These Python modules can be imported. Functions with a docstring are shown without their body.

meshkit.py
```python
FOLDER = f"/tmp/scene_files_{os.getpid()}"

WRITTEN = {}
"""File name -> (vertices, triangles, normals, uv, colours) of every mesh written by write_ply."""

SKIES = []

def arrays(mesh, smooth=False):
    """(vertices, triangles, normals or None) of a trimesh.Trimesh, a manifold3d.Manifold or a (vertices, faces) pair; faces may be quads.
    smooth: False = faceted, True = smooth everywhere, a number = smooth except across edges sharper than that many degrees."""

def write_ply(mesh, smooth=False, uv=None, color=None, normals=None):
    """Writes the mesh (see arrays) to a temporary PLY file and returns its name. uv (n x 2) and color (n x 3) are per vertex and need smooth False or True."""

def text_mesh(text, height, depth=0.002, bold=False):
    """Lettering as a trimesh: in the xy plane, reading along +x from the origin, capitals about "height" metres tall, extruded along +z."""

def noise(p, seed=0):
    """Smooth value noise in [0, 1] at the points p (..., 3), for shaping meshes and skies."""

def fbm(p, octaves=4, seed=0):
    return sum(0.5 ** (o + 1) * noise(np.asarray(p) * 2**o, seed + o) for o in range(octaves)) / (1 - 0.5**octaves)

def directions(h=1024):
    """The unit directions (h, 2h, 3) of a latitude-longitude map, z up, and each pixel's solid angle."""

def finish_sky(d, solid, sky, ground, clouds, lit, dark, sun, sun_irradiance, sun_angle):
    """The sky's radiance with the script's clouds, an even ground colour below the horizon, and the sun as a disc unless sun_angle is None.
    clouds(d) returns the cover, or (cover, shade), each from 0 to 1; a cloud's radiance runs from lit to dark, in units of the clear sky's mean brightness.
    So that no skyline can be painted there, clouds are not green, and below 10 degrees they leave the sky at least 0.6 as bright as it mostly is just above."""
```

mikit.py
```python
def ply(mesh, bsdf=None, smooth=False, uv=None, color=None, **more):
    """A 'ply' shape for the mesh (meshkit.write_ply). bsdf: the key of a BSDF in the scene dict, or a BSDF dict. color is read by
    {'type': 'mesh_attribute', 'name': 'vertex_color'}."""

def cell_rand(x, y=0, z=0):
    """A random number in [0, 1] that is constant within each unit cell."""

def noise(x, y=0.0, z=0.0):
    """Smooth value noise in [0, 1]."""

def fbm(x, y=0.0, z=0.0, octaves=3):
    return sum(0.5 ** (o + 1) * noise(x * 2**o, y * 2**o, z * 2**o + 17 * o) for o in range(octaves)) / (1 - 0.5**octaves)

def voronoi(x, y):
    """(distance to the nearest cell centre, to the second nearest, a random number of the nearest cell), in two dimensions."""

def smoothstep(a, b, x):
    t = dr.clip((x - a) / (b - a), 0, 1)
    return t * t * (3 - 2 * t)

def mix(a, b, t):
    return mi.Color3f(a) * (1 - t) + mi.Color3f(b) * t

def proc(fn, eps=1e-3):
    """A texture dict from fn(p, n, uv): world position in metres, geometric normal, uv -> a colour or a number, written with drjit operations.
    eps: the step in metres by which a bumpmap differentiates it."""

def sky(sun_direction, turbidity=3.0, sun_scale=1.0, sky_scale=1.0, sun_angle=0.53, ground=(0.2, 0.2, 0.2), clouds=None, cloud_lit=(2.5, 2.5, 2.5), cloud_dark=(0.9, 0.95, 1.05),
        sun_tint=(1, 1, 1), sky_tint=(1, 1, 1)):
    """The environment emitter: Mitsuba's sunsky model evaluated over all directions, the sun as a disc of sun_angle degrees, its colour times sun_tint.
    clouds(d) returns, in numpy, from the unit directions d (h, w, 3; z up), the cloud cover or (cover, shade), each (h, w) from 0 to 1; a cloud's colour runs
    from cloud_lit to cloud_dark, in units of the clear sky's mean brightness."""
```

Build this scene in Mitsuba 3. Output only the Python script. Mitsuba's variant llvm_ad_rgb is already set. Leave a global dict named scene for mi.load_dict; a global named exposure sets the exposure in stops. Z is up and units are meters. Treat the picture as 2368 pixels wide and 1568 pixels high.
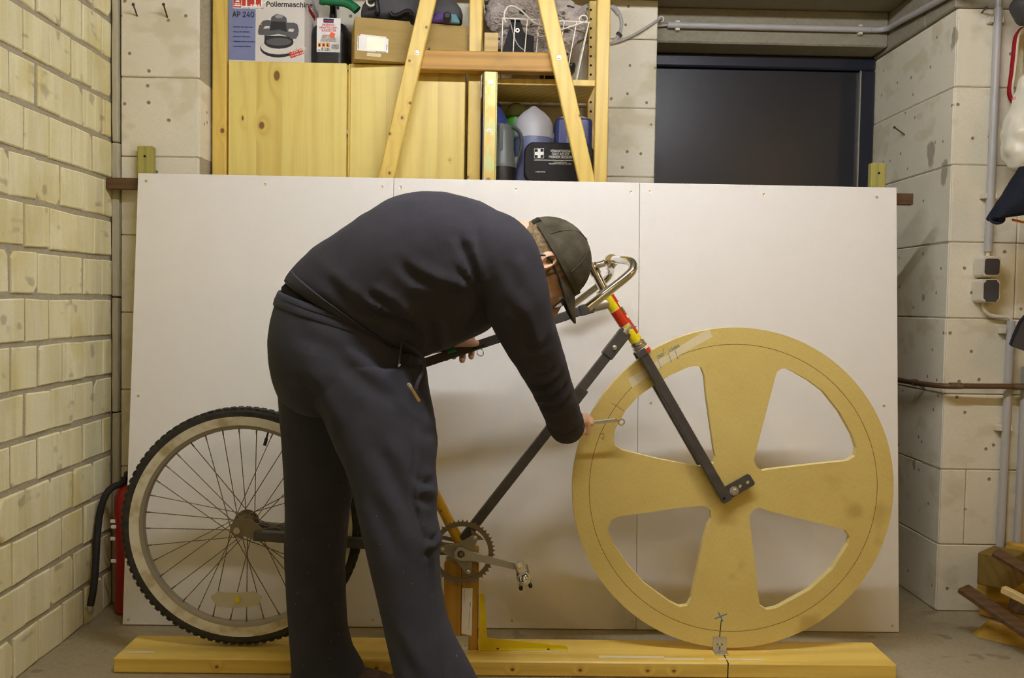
import math, random
import numpy as np
import trimesh
import manifold3d as m3
import drjit as dr
import mitsuba as mi
from shapely.geometry import Polygon, Point, LineString, box as sbox
from shapely import affinity
from shapely.ops import unary_union
import meshkit
import mikit
from mikit import noise, fbm, voronoi, cell_rand, smoothstep, mix

random.seed(7)
rng = np.random.default_rng(7)
scene, labels = {}, {}

# ------------------------------------------------------------------ camera, light, exposure
FOCAL = 2100.0
CAM = np.array([0.0, 0.0, 0.992])
_yc = np.array([-38.0, -84.0, FOCAL]); _yc /= np.linalg.norm(_yc)
_xc = np.array([1.0, math.tan(math.radians(0.9)), 0.0]); _xc[2] = -(_xc[0] * _yc[0] + _xc[1] * _yc[1]) / _yc[2]; _xc /= np.linalg.norm(_xc)
CW = np.array([_xc, _yc, np.cross(_xc, _yc)])
_m = np.eye(4)
_m[:3, 0], _m[:3, 1], _m[:3, 2], _m[:3, 3] = -CW[:, 0], -CW[:, 1], CW[:, 2], CAM
scene['camera'] = {'type': 'perspective', 'fov': 2 * math.degrees(math.atan(1184 / FOCAL)), 'fov_axis': 'x', 'near_clip': 0.05, 'far_clip': 50.0,
                   'to_world': mi.ScalarTransform4f(_m.tolist())}
exposure = 0.0
TUBE_POWER = 165.0          # radiance of the fluorescent tube
BULB_POWER = 200.0         # radiance of the warm bulb
TUBE_TINT = (1.24, 1.26, 1.34)
BULB_TINT = (1.0, 0.66, 0.30)
REAR_POWER, REAR_TINT = 40.0, (1.25, 0.92, 0.47)      # second tube, behind the camera
REAR_AT, REAR_LEN = (0.15, -0.75, 2.20), 1.2
TUBE_AT, TUBE_LEN = (0.27, 1.50, 2.20), 1.5
BULB_AT = (2.0, 0.35, 1.93)


def at(px, py, Y):
    """The point of the plane y = Y that the survey pixel (px, py) of the photograph shows, in metres."""
    d = CW @ np.array([(px - 1184) / FOCAL, (py - 784) / FOCAL, 1.0])
    return CAM + d * (Y / d[1])


def ground(px, py, z=0.0):
    d = CW @ np.array([(px - 1184) / FOCAL, (py - 784) / FOCAL, 1.0])
    return CAM + d * ((z - CAM[2]) / d[2])


# ------------------------------------------------------------------ registry
def numbered(key):
    if key not in scene and key not in labels and key not in _taken:
        _taken.add(key)
        return key
    n = 1
    while f'{key}_{n:03d}' in _taken or f'{key}_{n:03d}' in scene:
        n += 1
    _taken.add(f'{key}_{n:03d}')
    return f'{key}_{n:03d}'


_taken = set()


def thing(key, label, cat, group=None):
    key = numbered(key)
    labels[key] = {'label': label, 'category': cat}
    if group:
        labels[key]['group'] = group
    return key


def obj(name, mesh, bsdf, parent=None, smooth=False, label=None, cat=None, group=None, kind=None, **more):
    key = numbered((parent + '__' if parent else '') + name)
    scene[key] = mesh if isinstance(mesh, dict) else mikit.ply(mesh, bsdf, smooth=smooth, **more)
    d = {k: v for k, v in (('label', label), ('category', cat), ('group', group), ('kind', kind)) if v}
    if d:
        labels[key] = d
    return key


# ------------------------------------------------------------------ mesh helpers
def cat(*ms):
    return trimesh.util.concatenate([m for m in ms])


def hull(pts):
    return trimesh.Trimesh(*[np.array(a) for a in (lambda t: (t.vert_properties[:, :3], t.tri_verts))(m3.Manifold.hull_points(np.asarray(pts, float)).to_mesh())], process=False)


def tri(man):
    t = man.to_mesh()
    return trimesh.Trimesh(np.array(t.vert_properties[:, :3]), np.array(t.tri_verts), process=False)


def man(mesh):
    return m3.Manifold(m3.Mesh(np.asarray(mesh.vertices, np.float32), np.asarray(mesh.faces, np.uint32)))


def chamfer_pts(hx, hy, hz, b):
    p = []
    for sx in (-1, 1):
        for sy in (-1, 1):
            for sz in (-1, 1):
                p += [[sx * (hx - b), sy * (hy - b), sz * hz], [sx * (hx - b), sy * hy, sz * (hz - b)], [sx * hx, sy * (hy - b), sz * (hz - b)]]
    return np.array(p)


def box(x0, x1, y0, y1, z0, z1, b=0.002):
    h = np.array([abs(x1 - x0), abs(y1 - y0), abs(z1 - z0)]) / 2
    b = min(b, 0.45 * h.min())
    return hull(chamfer_pts(*h, b) + np.array([x0 + x1, y0 + y1, z0 + z1]) / 2)


def frame(d, up=(0, 0, 1)):
    d = np.asarray(d, float) / np.linalg.norm(d)
    u = np.asarray(up, float)
    if abs(d @ u) > 0.97 * np.linalg.norm(u):
        u = np.array([0, 1.0, 0])
    s = np.cross(d, u); s /= np.linalg.norm(s)
    return d, s, np.cross(s, d)


def bar(p0, p1, w, h, b=0.002, up=(0, 0, 1)):
    """A square bar from p0 to p1; h along up, w across."""
    p0, p1 = np.asarray(p0, float), np.asarray(p1, float)
    d, s, u = frame(p1 - p0, up)
    L = np.linalg.norm(p1 - p0)
    q = chamfer_pts(L / 2, w / 2, h / 2, min(b, w / 3, h / 3))
    return hull((p0 + p1) / 2 + q[:, :1] * d + q[:, 1:2] * s + q[:, 2:] * u)


def tube(points, r, sides=10, caps=True, closed=False):
    p = np.asarray(points, float)
    n = len(p)
    r = np.broadcast_to(r, (n,))
    t = np.gradient(p, axis=0) if not closed else np.roll(p, -1, 0) - np.roll(p, 1, 0)
    t /= np.linalg.norm(t, axis=1, keepdims=True) + 1e-12
    _, a, _b = frame(t[0])
    fr = []
    for i in range(n):
        a = a - t[i] * (a @ t[i]); a /= np.linalg.norm(a)
        fr.append((a, np.cross(t[i], a)))
    ang = np.arange(sides) * 2 * np.pi / sides
    v = np.vstack([p[i] + r[i] * (np.cos(ang)[:, None] * fr[i][0] + np.sin(ang)[:, None] * fr[i][1]) for i in range(n)])
    f = []
    for i in range(n - 1 + closed):
        for j in range(sides):
            a0, a1 = i * sides + j, i * sides + (j + 1) % sides
            b0, b1 = (i + 1) % n * sides + j, (i + 1) % n * sides + (j + 1) % sides
            f += [[a0, a1, b1], [a0, b1, b0]]
    if caps and not closed:
        v = np.vstack([v, p[0], p[-1]])
        for j in range(sides):
            f += [[n * sides, (j + 1) % sides, j], [n * sides + 1, (n - 1) * sides + j, (n - 1) * sides + (j + 1) % sides]]
    return trimesh.Trimesh(v, np.array(f), process=False)


def spline(pts, n=24):
    from scipy.interpolate import CubicSpline
    p = np.asarray(pts, float)
    t = np.concatenate([[0], np.cumsum(np.linalg.norm(np.diff(p, axis=0), axis=1))])
    return CubicSpline(t, p)(np.linspace(0, t[-1], n))


def lathe(profile, origin=(0, 0, 0), axis=(0, 0, 1), sides=32):
    """profile: (radius, height) pairs from bottom to top, ends closed on the axis."""
    pr = [tuple(x) for x in profile]
    if pr[0][0] > 1e-6: pr = [(0, pr[0][1])] + pr
    if pr[-1][0] > 1e-6: pr = pr + [(0, pr[-1][1])]
    d, s, u = frame(axis)
    ang = np.arange(sides) * 2 * np.pi / sides
    v, f, rows = [], [], []
    for r, h in pr:
        if r <= 1e-6:
            rows.append([len(v)]); v.append(np.asarray(origin) + d * h)
        else:
            rows.append(list(range(len(v), len(v) + sides)))
            v += [np.asarray(origin) + d * h + r * (math.cos(a) * s + math.sin(a) * u) for a in ang]
    for a, b in zip(rows, rows[1:]):
        for j in range(sides):
            k = (j + 1) % sides
            if len(a) == 1 and len(b) > 1: f.append([a[0], b[j], b[k]][::-1])
            elif len(b) == 1 and len(a) > 1: f.append([a[j], a[k], b[0]])
            elif len(a) > 1: f += [[a[j], a[k], b[k]], [a[j], b[k], b[j]]]
    m = trimesh.Trimesh(np.array(v), np.array(f), process=False)
    if m.volume < 0: m.invert()
    return m


def ring(profile_closed, origin, axis, sides=64):
    """A closed profile (radius, height) turned about an axis: a torus-like body."""
    d, s, u = frame(axis)
    n = len(profile_closed)
    ang = np.arange(sides) * 2 * np.pi / sides
    v = np.vstack([[np.asarray(origin) + d * h + r * (math.cos(a) * s + math.sin(a) * u) for r, h in profile_closed] for a in ang])
    f = []
    for i in range(sides):
        for j in range(n):
            a0, a1 = i * n + j, i * n + (j + 1) % n
            b0, b1 = (i + 1) % sides * n + j, (i + 1) % sides * n + (j + 1) % n
            f += [[a0, a1, b1], [a0, b1, b0]]
    m = trimesh.Trimesh(v, np.array(f), process=False)
    if m.volume < 0: m.invert()
    return m


def xz_extrude(poly, y0, y1):
    """A polygon drawn in (x, z), as a body from y0 (near) to y1."""
    out = []
    for g in getattr(poly, 'geoms', [poly]):
        if g.area < 1e-9: continue
        m = trimesh.creation.extrude_polygon(g, abs(y1 - y0), engine='earcut')
        v = np.array(m.vertices)
        m = trimesh.Trimesh(np.stack([v[:, 0], max(y0, y1) - v[:, 2], v[:, 1]], 1), m.faces, process=False)
        if m.volume < 0: m.invert()
        out.append(m)
    return cat(*out)


def px_poly(pts, Y):
    return Polygon([(p[0], p[2]) for p in (at(x, y, Y) for x, y in pts)])


def loft(rings, caps=True):
    n = len(rings[0])
    v = np.vstack(rings)
    f = []
    for i in range(len(rings) - 1):
        for j in range(n):
            a0, a1 = i * n + j, i * n + (j + 1) % n
            f += [[a0, a1, a1 + n], [a0, a1 + n, a0 + n]]
    if caps:
        v = np.vstack([v, rings[0].mean(0), rings[-1].mean(0)])
        k = len(rings) * n
        for j in range(n):
            f += [[k, (j + 1) % n, j], [k + 1, (len(rings) - 1) * n + j, (len(rings) - 1) * n + (j + 1) % n]]
    m = trimesh.Trimesh(v, np.array(f), process=False)
    if m.volume < 0: m.invert()
    return m


def text(s, height, x, y, z, bold=False, align='l', depth=0.0006, xform=None, squeeze=1.0):
    """Flat lettering on a face that looks towards -y."""
    m = meshkit.text_mesh(s, height, depth, bold)
    v = np.array(m.vertices)
    v[:, 0] *= squeeze
    w = v[:, 0].max()
    v[:, 0] -= {'l': 0, 'c': w / 2, 'r': w}[align]
    m = trimesh.Trimesh(np.stack([v[:, 0] + x, y - v[:, 2], v[:, 1] + z], 1), m.faces, process=False)
    return m


def fuse(*ms):
    return tri(m3.Manifold.batch_boolean([man(m) for m in ms], m3.OpType.Add))


def round_poly(p, r):
    return p.buffer(r, quad_segs=6).buffer(-2 * r, quad_segs=6).buffer(r, quad_segs=6)
# ------------------------------------------------------------------ materials
def rgb(r, g, b):
    """An sRGB colour, 0 to 255, as a linear triple."""
    return [((c / 255) / 12.92 if c <= 10 else (((c / 255) + 0.055) / 1.055) ** 2.4) for c in (r, g, b)]


def plain(name, c, rough=0.6, spec=0.4, metallic=0.0, **kw):
    scene[name] = {'type': 'twosided', 'bsdf': {'type': 'principled', 'base_color': {'type': 'rgb', 'value': list(c)}, 'roughness': rough, 'specular': spec, 'metallic': metallic, **kw}}
    return name


def tex(name, fn, rough=0.7, spec=0.3, bump=None, bump_scale=1.0, eps=1e-3, **kw):
    b = {'type': 'principled', 'base_color': mikit.proc(fn), 'roughness': rough, 'specular': spec, **kw}
    if bump is not None:
        b = {'type': 'bumpmap', 'arbitrary': mikit.proc(bump, eps), 'scale': bump_scale, 'bsdf': b}
    scene[name] = {'type': 'twosided', 'bsdf': b}
    return name


def spots(u, v, marks):
    """1 inside each of the elliptic marks (u, v, ru, rv), fading at the edge."""
    out = mi.Float(0)
    for a, b, ra, rb in marks:
        q = dr.square((u - a) / ra) + dr.square((v - b) / rb)
        out = dr.maximum(out, 1 - smoothstep(0.35, 1.0, q))
    return out


def wood_fn(axis, light, dark, ring=55.0, stave=None, knots=(), knot_col=(0.16, 0.07, 0.02), stain=0.0):
    light, dark, knot_col = [mi.ScalarColor3f(*c) for c in (light, dark, knot_col)]
    L = [mi.ScalarColor3f(c) for c in (light, dark, knot_col)]

    def fn(p, n, uv):
        a = {'x': p.x, 'y': p.y, 'z': p.z}[axis]
        b, c = {'x': (p.z, p.y), 'y': (p.x, p.z), 'z': (p.x, p.y)}[axis]
        shift = 0.0
        tone = 0.0
        if stave:
            k = dr.floor(b / stave + 0.37)
            shift = cell_rand(k, 3, 1) * 9.0
            tone = (cell_rand(k, 5, 2) - 0.5) * 0.5
        bend = fbm(b * 5.0 + shift, c * 5.0, a * 0.9 + shift, octaves=2)
        kn = mi.Float(0)
        for kx, kz, r1, r2 in knots:
            q = dr.square((p.x - kx) / (r1 * 2.2)) + dr.square((p.z - kz) / (r2 * 2.6))
            kn += dr.exp(-q)
        rings = 0.5 + 0.5 * dr.sin((b * ring + c * ring * 0.6 + bend * 7.0 + kn * 2.6 + shift) * 3.0)
        fine = noise(b * 420, c * 420, a * 9)
        t = dr.clip(0.10 + 0.48 * rings * rings * bend * 1.4 + 0.22 * fine - 0.08 + tone, 0, 1)
        col = mix(L[0], L[1], t)
        if stain:
            col = col * (1 - stain * smoothstep(0.45, 0.75, fbm(p.x * 9, p.y * 9, p.z * 9)))
        if knots:
            col = mix(col, L[1], dr.clip(kn * 0.45, 0, 0.8))
            col = mix(col, L[2], spots(p.x, p.z, knots) * 0.9)
        return col
    return fn


def brick_fn(p, n, uv):
    k = dr.floor((p.z - 0.006) / 0.1245)
    kk = dr.floor(p.y / 0.067)
    tone = cell_rand(k, kk, 4)
    streak = fbm(p.y * 38, p.z * 5, 2.0, octaves=3)
    blot = fbm(p.y * 9, p.z * 7, 5.0, octaves=4)
    pore = noise(p.y * 260, p.z * 260, p.x * 260)
    c = mix(mi.Color3f(0.755, 0.69, 0.40), mi.Color3f(0.81, 0.755, 0.49), smoothstep(0.3, 0.7, streak))
    c = mix(c, mi.Color3f(0.62, 0.52, 0.19), 0.45 * smoothstep(0.50, 0.75, blot))
    c = c * (0.92 + 0.10 * tone) * (0.95 + 0.07 * pore)
    grime = smoothstep(0.70, 0.84, fbm(p.y * 14 + 40, p.z * 22, 1.0, octaves=3))
    c = mix(c, mi.Color3f(0.16, 0.13, 0.09), 0.40 * grime)
    return c


def mortar_fn(p, n, uv):
    g = fbm(p.x * 160, p.y * 160, p.z * 160, octaves=3)
    return mix(mi.Color3f(0.30, 0.265, 0.175), mi.Color3f(0.46, 0.42, 0.31), g)


def mortar_bump(p, n, uv):
    return 0.004 * fbm(p.x * 120, p.y * 120, p.z * 120, octaves=3)


def brick_bump(p, n, uv):
    return 0.0022 * fbm(p.y * 45, p.z * 45, p.x * 45, octaves=3)


STAINS = [(q[1] * 0.7 + q[0] * 0.3, q[2], a, b) for q, a, b in [(q / 1.0, a, b) for q, a, b in ((at(2168, 360, 3.08), 0.022, 0.055), (at(2182, 395, 2.99), 0.016, 0.05), (at(2188, 85, 2.97), 0.014, 0.035), (at(2152, 690, 3.10), 0.012, 0.018), (at(2140, 1075, 3.12), 0.010, 0.03))]]


def block_fn(p, n, uv):
    big = fbm(p.x * 3.3, p.y * 3.3, p.z * 3.3, octaves=3)
    fine = noise(p.x * 300, p.y * 300, p.z * 300)
    c = mix(mi.Color3f(0.66, 0.61, 0.465), mi.Color3f(0.80, 0.755, 0.61), big)
    a, b = p.x + p.y, p.z
    d1, d2, w = voronoi(a * 19 + 0.8 * fbm(b * 4, a * 4, 1.0), b * 19)
    pore = (1 - smoothstep(0.05 * (0.4 + w), 0.11 * (0.3 + w), d1)) * dr.select(w > 0.86, 1.0, 0.0)
    c = mix(c, mi.Color3f(0.14, 0.11, 0.07), 0.75 * pore)
    c = c * (0.93 + 0.09 * fine)
    patch = spots(p.y * 0.7 + p.x * 0.3 + 0.02 * fbm(a * 30, b * 30, 1.0), b + 0.05 * fbm(a * 24, b * 24, 5.0) - 0.025, STAINS) * dr.select((p.x < 1.4735) & (p.x > 1.3), 1.0, 0.0)
    c = mix(c, mi.Color3f(0.27, 0.24, 0.17), 0.75 * patch)
    c = mix(c, mi.Color3f(0.45, 0.38, 0.20), 0.35 * smoothstep(0.55, 0.75, fbm(a * 11, b * 15, 9.0)))
    return c


def block_bump(p, n, uv):
    a, b = p.x + p.y, p.z
    d1, d2, w = voronoi(a * 19 + 0.8 * fbm(b * 4, a * 4, 1.0), b * 19)
    pore = (1 - smoothstep(0.04, 0.12, d1)) * dr.select(w > 0.86, 1.0, 0.0)
    return 0.0016 * fbm(p.x * 60, p.y * 60, p.z * 60, octaves=3) - 0.003 * pore


def concrete_fn(p, n, uv):
    big = fbm(p.x * 2.2, p.y * 2.2, p.z * 2.2, octaves=4)
    fine = fbm(p.x * 90, p.y * 90, p.z * 90, octaves=2)
    c = mix(mi.Color3f(0.20, 0.18, 0.125), mi.Color3f(0.36, 0.335, 0.26), 0.6 * big + 0.4 * fine)
    board = smoothstep(0.94, 0.97, noise(p.x * 3.0, p.y * 40.0, 1.0))
    return mix(c, mi.Color3f(0.46, 0.43, 0.36), 0.5 * board)


def floor_fn(p, n, uv):
    big = fbm(p.x * 1.7, p.y * 1.7, 3.0, octaves=4)
    fine = noise(p.x * 150, p.y * 150, 1.0)
    c = mix(mi.Color3f(0.23, 0.188, 0.105), mi.Color3f(0.40, 0.345, 0.235), 0.75 * big + 0.25 * fine)
    dirt = smoothstep(0.72, 0.80, fbm(p.x * 13, p.y * 13, 7.0, octaves=3))
    return mix(c, mi.Color3f(0.10, 0.08, 0.05), 0.35 * dirt)


def floor_bump(p, n, uv):
    return 0.0012 * fbm(p.x * 60, p.y * 60, 0.0, octaves=3)


def mdf_fn(p, n, uv):
    big = fbm(p.x * 6, p.y * 6, p.z * 6, octaves=4)
    fine = noise(p.x * 420, p.y * 420, p.z * 420)
    edge = smoothstep(0.5, 0.9, dr.abs(n.y))
    c = mix(mi.Color3f(0.55, 0.405, 0.112), mi.Color3f(0.72, 0.575, 0.195), 0.65 * big + 0.35 * fine)
    smudge = smoothstep(0.68, 0.84, fbm(p.x * 8 + 5, p.z * 8 + 1, 2.0, octaves=3))
    c = mix(c, mi.Color3f(0.31, 0.205, 0.048), 0.45 * smudge)
    return mix(mi.Color3f(0.66, 0.54, 0.22), c, edge)


def fabric_fn(lo, hi):
    lo, hi = mi.ScalarColor3f(*lo), mi.ScalarColor3f(*hi)

    def fn(p, n, uv):
        g = fbm(p.x * 18, p.y * 18, p.z * 18, octaves=3)
        w = noise(p.x * 900, p.y * 900, p.z * 900)
        c = mix(mi.Color3f(lo), mi.Color3f(hi), dr.clip(0.55 * g + 0.45 * w, 0, 1))
        return c
    return fn


def trouser_fn(p, n, uv):
    g = fbm(p.x * 18, p.y * 18, p.z * 18, octaves=3)
    w = noise(p.x * 900, p.y * 900, p.z * 900)
    c = mix(mi.Color3f(0.025, 0.025, 0.033), mi.Color3f(0.046, 0.046, 0.057), 0.55 * g + 0.45 * w)
    d1, d2, k = voronoi(p.x * 34, p.z * 34)
    speck = (1 - smoothstep(0.028, 0.05, d1)) * dr.select(k > 0.80, 1.0, 0.0) * smoothstep(0.85, 0.25, p.z)
    return mix(c, mi.Color3f(0.30, 0.28, 0.20), 0.7 * speck)


def skin_fn(p, n, uv):
    g = fbm(p.x * 40, p.y * 40, p.z * 40, octaves=3)
    return mix(mi.Color3f(0.60, 0.34, 0.205), mi.Color3f(0.74, 0.47, 0.32), g)


def cap_fn(p, n, uv):
    g = fbm(p.x * 30, p.y * 30, p.z * 30, octaves=4)
    w = noise(p.x * 700, p.y * 700, p.z * 700)
    return mix(mi.Color3f(0.024, 0.020, 0.013), mi.Color3f(0.105, 0.092, 0.062), dr.clip(1.25 * g - 0.2 + 0.2 * w, 0, 1))


def hair_fn(p, n, uv):
    g = noise(p.x * 160, p.y * 500, p.z * 160)
    return mix(mi.Color3f(0.10, 0.065, 0.028), mi.Color3f(0.33, 0.235, 0.115), g)


def tyre_fn(p, n, uv):
    g = fbm(p.x * 50, p.y * 50, p.z * 50, octaves=3)
    return mix(mi.Color3f(0.012, 0.011, 0.010), mi.Color3f(0.045, 0.040, 0.032), g)


def cream_fn(p, n, uv):
    g = fbm(p.x * 26, p.y * 26, p.z * 26, octaves=4)
    return mix(mi.Color3f(0.66, 0.61, 0.45), mi.Color3f(0.34, 0.26, 0.10), smoothstep(0.42, 0.80, g) * 0.8)


def plush_fn(p, n, uv):
    g = fbm(p.x * 70, p.y * 70, p.z * 70, octaves=3)
    c = mix(mi.Color3f(0.36, 0.30, 0.26), mi.Color3f(0.80, 0.70, 0.62), g)
    mark = smoothstep(0.66, 0.72, fbm(p.x * 26, p.y * 40, p.z * 44 + 6, octaves=2))
    return mix(c, mi.Color3f(0.02, 0.018, 0.02), 0.9 * mark)


def plush_bump(p, n, uv):
    return 0.012 * noise(p.x * 190, p.y * 190, p.z * 190) + 0.008 * noise(p.x * 420, p.y * 420, p.z * 420)


def card_fn(p, n, uv):
    g = fbm(p.x * 5, p.y * 5, p.z * 40, octaves=3)
    f = noise(p.x * 40, p.y * 40, p.z * 400)
    return mix(mi.Color3f(0.33, 0.225, 0.070), mi.Color3f(0.45, 0.325, 0.120), 0.7 * g + 0.3 * f)


def zinc_yellow_fn(p, n, uv):
    g = fbm(p.x * 60, p.y * 60, p.z * 25, octaves=3)
    return mix(mi.Color3f(0.62, 0.42, 0.10), mi.Color3f(0.52, 0.55, 0.24), smoothstep(0.3, 0.7, g))


def mesh_fn(p, n, uv):
    h = dr.sin(p.x * 1300) * dr.sin(p.z * 1300 + p.y * 700)
    return mix(mi.Color3f(0.008, 0.010, 0.018), mi.Color3f(0.07, 0.075, 0.085), smoothstep(0.45, 0.8, h))


def steel_fn(p, n, uv):
    g = fbm(p.x * 40, p.y * 40, p.z * 40, octaves=4)
    return mix(mi.Color3f(0.030, 0.028, 0.027), mi.Color3f(0.075, 0.066, 0.055), g)


tex('brick_mat', brick_fn, 0.85, 0.2, brick_bump)
tex('mortar_mat', mortar_fn, 0.95, 0.1, mortar_bump)
tex('block_mat', block_fn, 0.9, 0.15, block_bump)
tex('concrete_mat', concrete_fn, 0.9, 0.15, mortar_bump)
tex('floor_mat', floor_fn, 0.75, 0.3, floor_bump)
plain('foam_mat', rgb(178, 172, 150), 0.9, 0.1)
plain('wall_paint', (0.60, 0.50, 0.27), 0.9, 0.1)
plain('panel_mat', (0.79, 0.765, 0.715), 0.42, 0.35)
plain('panel_edge', (0.50, 0.40, 0.26), 0.8, 0.1)
plain('door_mat', (0.017, 0.018, 0.024), 0.33, 0.38)
plain('door_frame_mat', (0.016, 0.019, 0.032), 0.32, 0.4)
plain('chrome', (0.82, 0.81, 0.79), 0.09, 0.5, 1.0)
plain('dull_metal', (0.55, 0.51, 0.43), 0.45, 0.5, 0.9)
plain('dark_metal', (0.22, 0.175, 0.115), 0.5, 0.5, 0.8)
plain('rim_mat', (0.30, 0.27, 0.20), 0.42, 0.5, 0.5)
plain('spoke_mat', (0.17, 0.14, 0.095), 0.42, 0.5, 0.6)
plain('reflector_mat', (0.50, 0.46, 0.31), 0.35, 0.5)
plain('zinc', (0.68, 0.69, 0.68), 0.34, 0.5, 1.0)
plain('brass', (0.62, 0.47, 0.20), 0.3, 0.5, 1.0)
tex('steel_tube', steel_fn, 0.48, 0.5)
tex('zinc_yellow', zinc_yellow_fn, 0.42, 0.5, metallic=0.25)
tex('mdf', mdf_fn, 0.6, 0.25)
tex('tyre_rubber', tyre_fn, 0.75, 0.3)
tex('cream_wall', cream_fn, 0.65, 0.3)
plain('black_plastic', (0.012, 0.011, 0.011), 0.42, 0.45)
plain('black_rubber', (0.016, 0.015, 0.015), 0.7, 0.3)
plain('dark_grey', (0.055, 0.052, 0.055), 0.6, 0.3)
plain('grey_plastic', (0.42, 0.41, 0.40), 0.42, 0.45)
plain('light_plastic', (0.62, 0.58, 0.48), 0.4, 0.45)
plain('white_paint', (0.78, 0.75, 0.68), 0.5, 0.4)
plain('paper', (0.76, 0.74, 0.68), 0.75, 0.2)
plain('tape_mat', (0.72, 0.62, 0.38), 0.7, 0.2)
plain('ink', (0.012, 0.011, 0.018), 0.7, 0.2)
plain('pencil', (0.20, 0.135, 0.045), 0.8, 0.1)
plain('blue_ink', (0.10, 0.22, 0.34), 0.7, 0.2)
plain('red_print', (0.52, 0.055, 0.035), 0.6, 0.3)
plain('print_blue', (0.20, 0.225, 0.40), 0.6, 0.3)
plain('print_navy', (0.02, 0.022, 0.11), 0.6, 0.3)
plain('box_white', (0.66, 0.62, 0.57), 0.5, 0.3)
plain('print_dark', (0.028, 0.028, 0.030), 0.6, 0.3)
plain('print_mid', (0.10, 0.10, 0.105), 0.6, 0.3)
plain('print_light', (0.30, 0.30, 0.31), 0.6, 0.3)
plain('orange_print', (0.85, 0.28, 0.02), 0.6, 0.3)
plain('sticker_orange', (0.95, 0.16, 0.06), 0.6, 0.3)
plain('green_hose', (0.012, 0.16, 0.055), 0.45, 0.4)
plain('bag_cloth', (0.085, 0.083, 0.088), 0.8, 0.2)
plain('purple', (0.11, 0.065, 0.21), 0.7, 0.2)
plain('teal', (0.12, 0.27, 0.30), 0.6, 0.3)
plain('yellow_paint', (0.68, 0.54, 0.012), 0.32, 0.5)
plain('yellow_frame', (0.62, 0.36, 0.012), 0.4, 0.5)
plain('head_yellow', (0.80, 0.66, 0.012), 0.28, 0.5)
plain('head_red', (0.56, 0.035, 0.010), 0.28, 0.5)
plain('head_green', (0.03, 0.16, 0.06), 0.3, 0.5)
plain('cream_paint', (0.80, 0.74, 0.52), 0.35, 0.5)
plain('wire_cream', (0.80, 0.77, 0.64), 0.4, 0.5)
plain('jug_white', (0.50, 0.50, 0.53), 0.45, 0.4)
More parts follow.
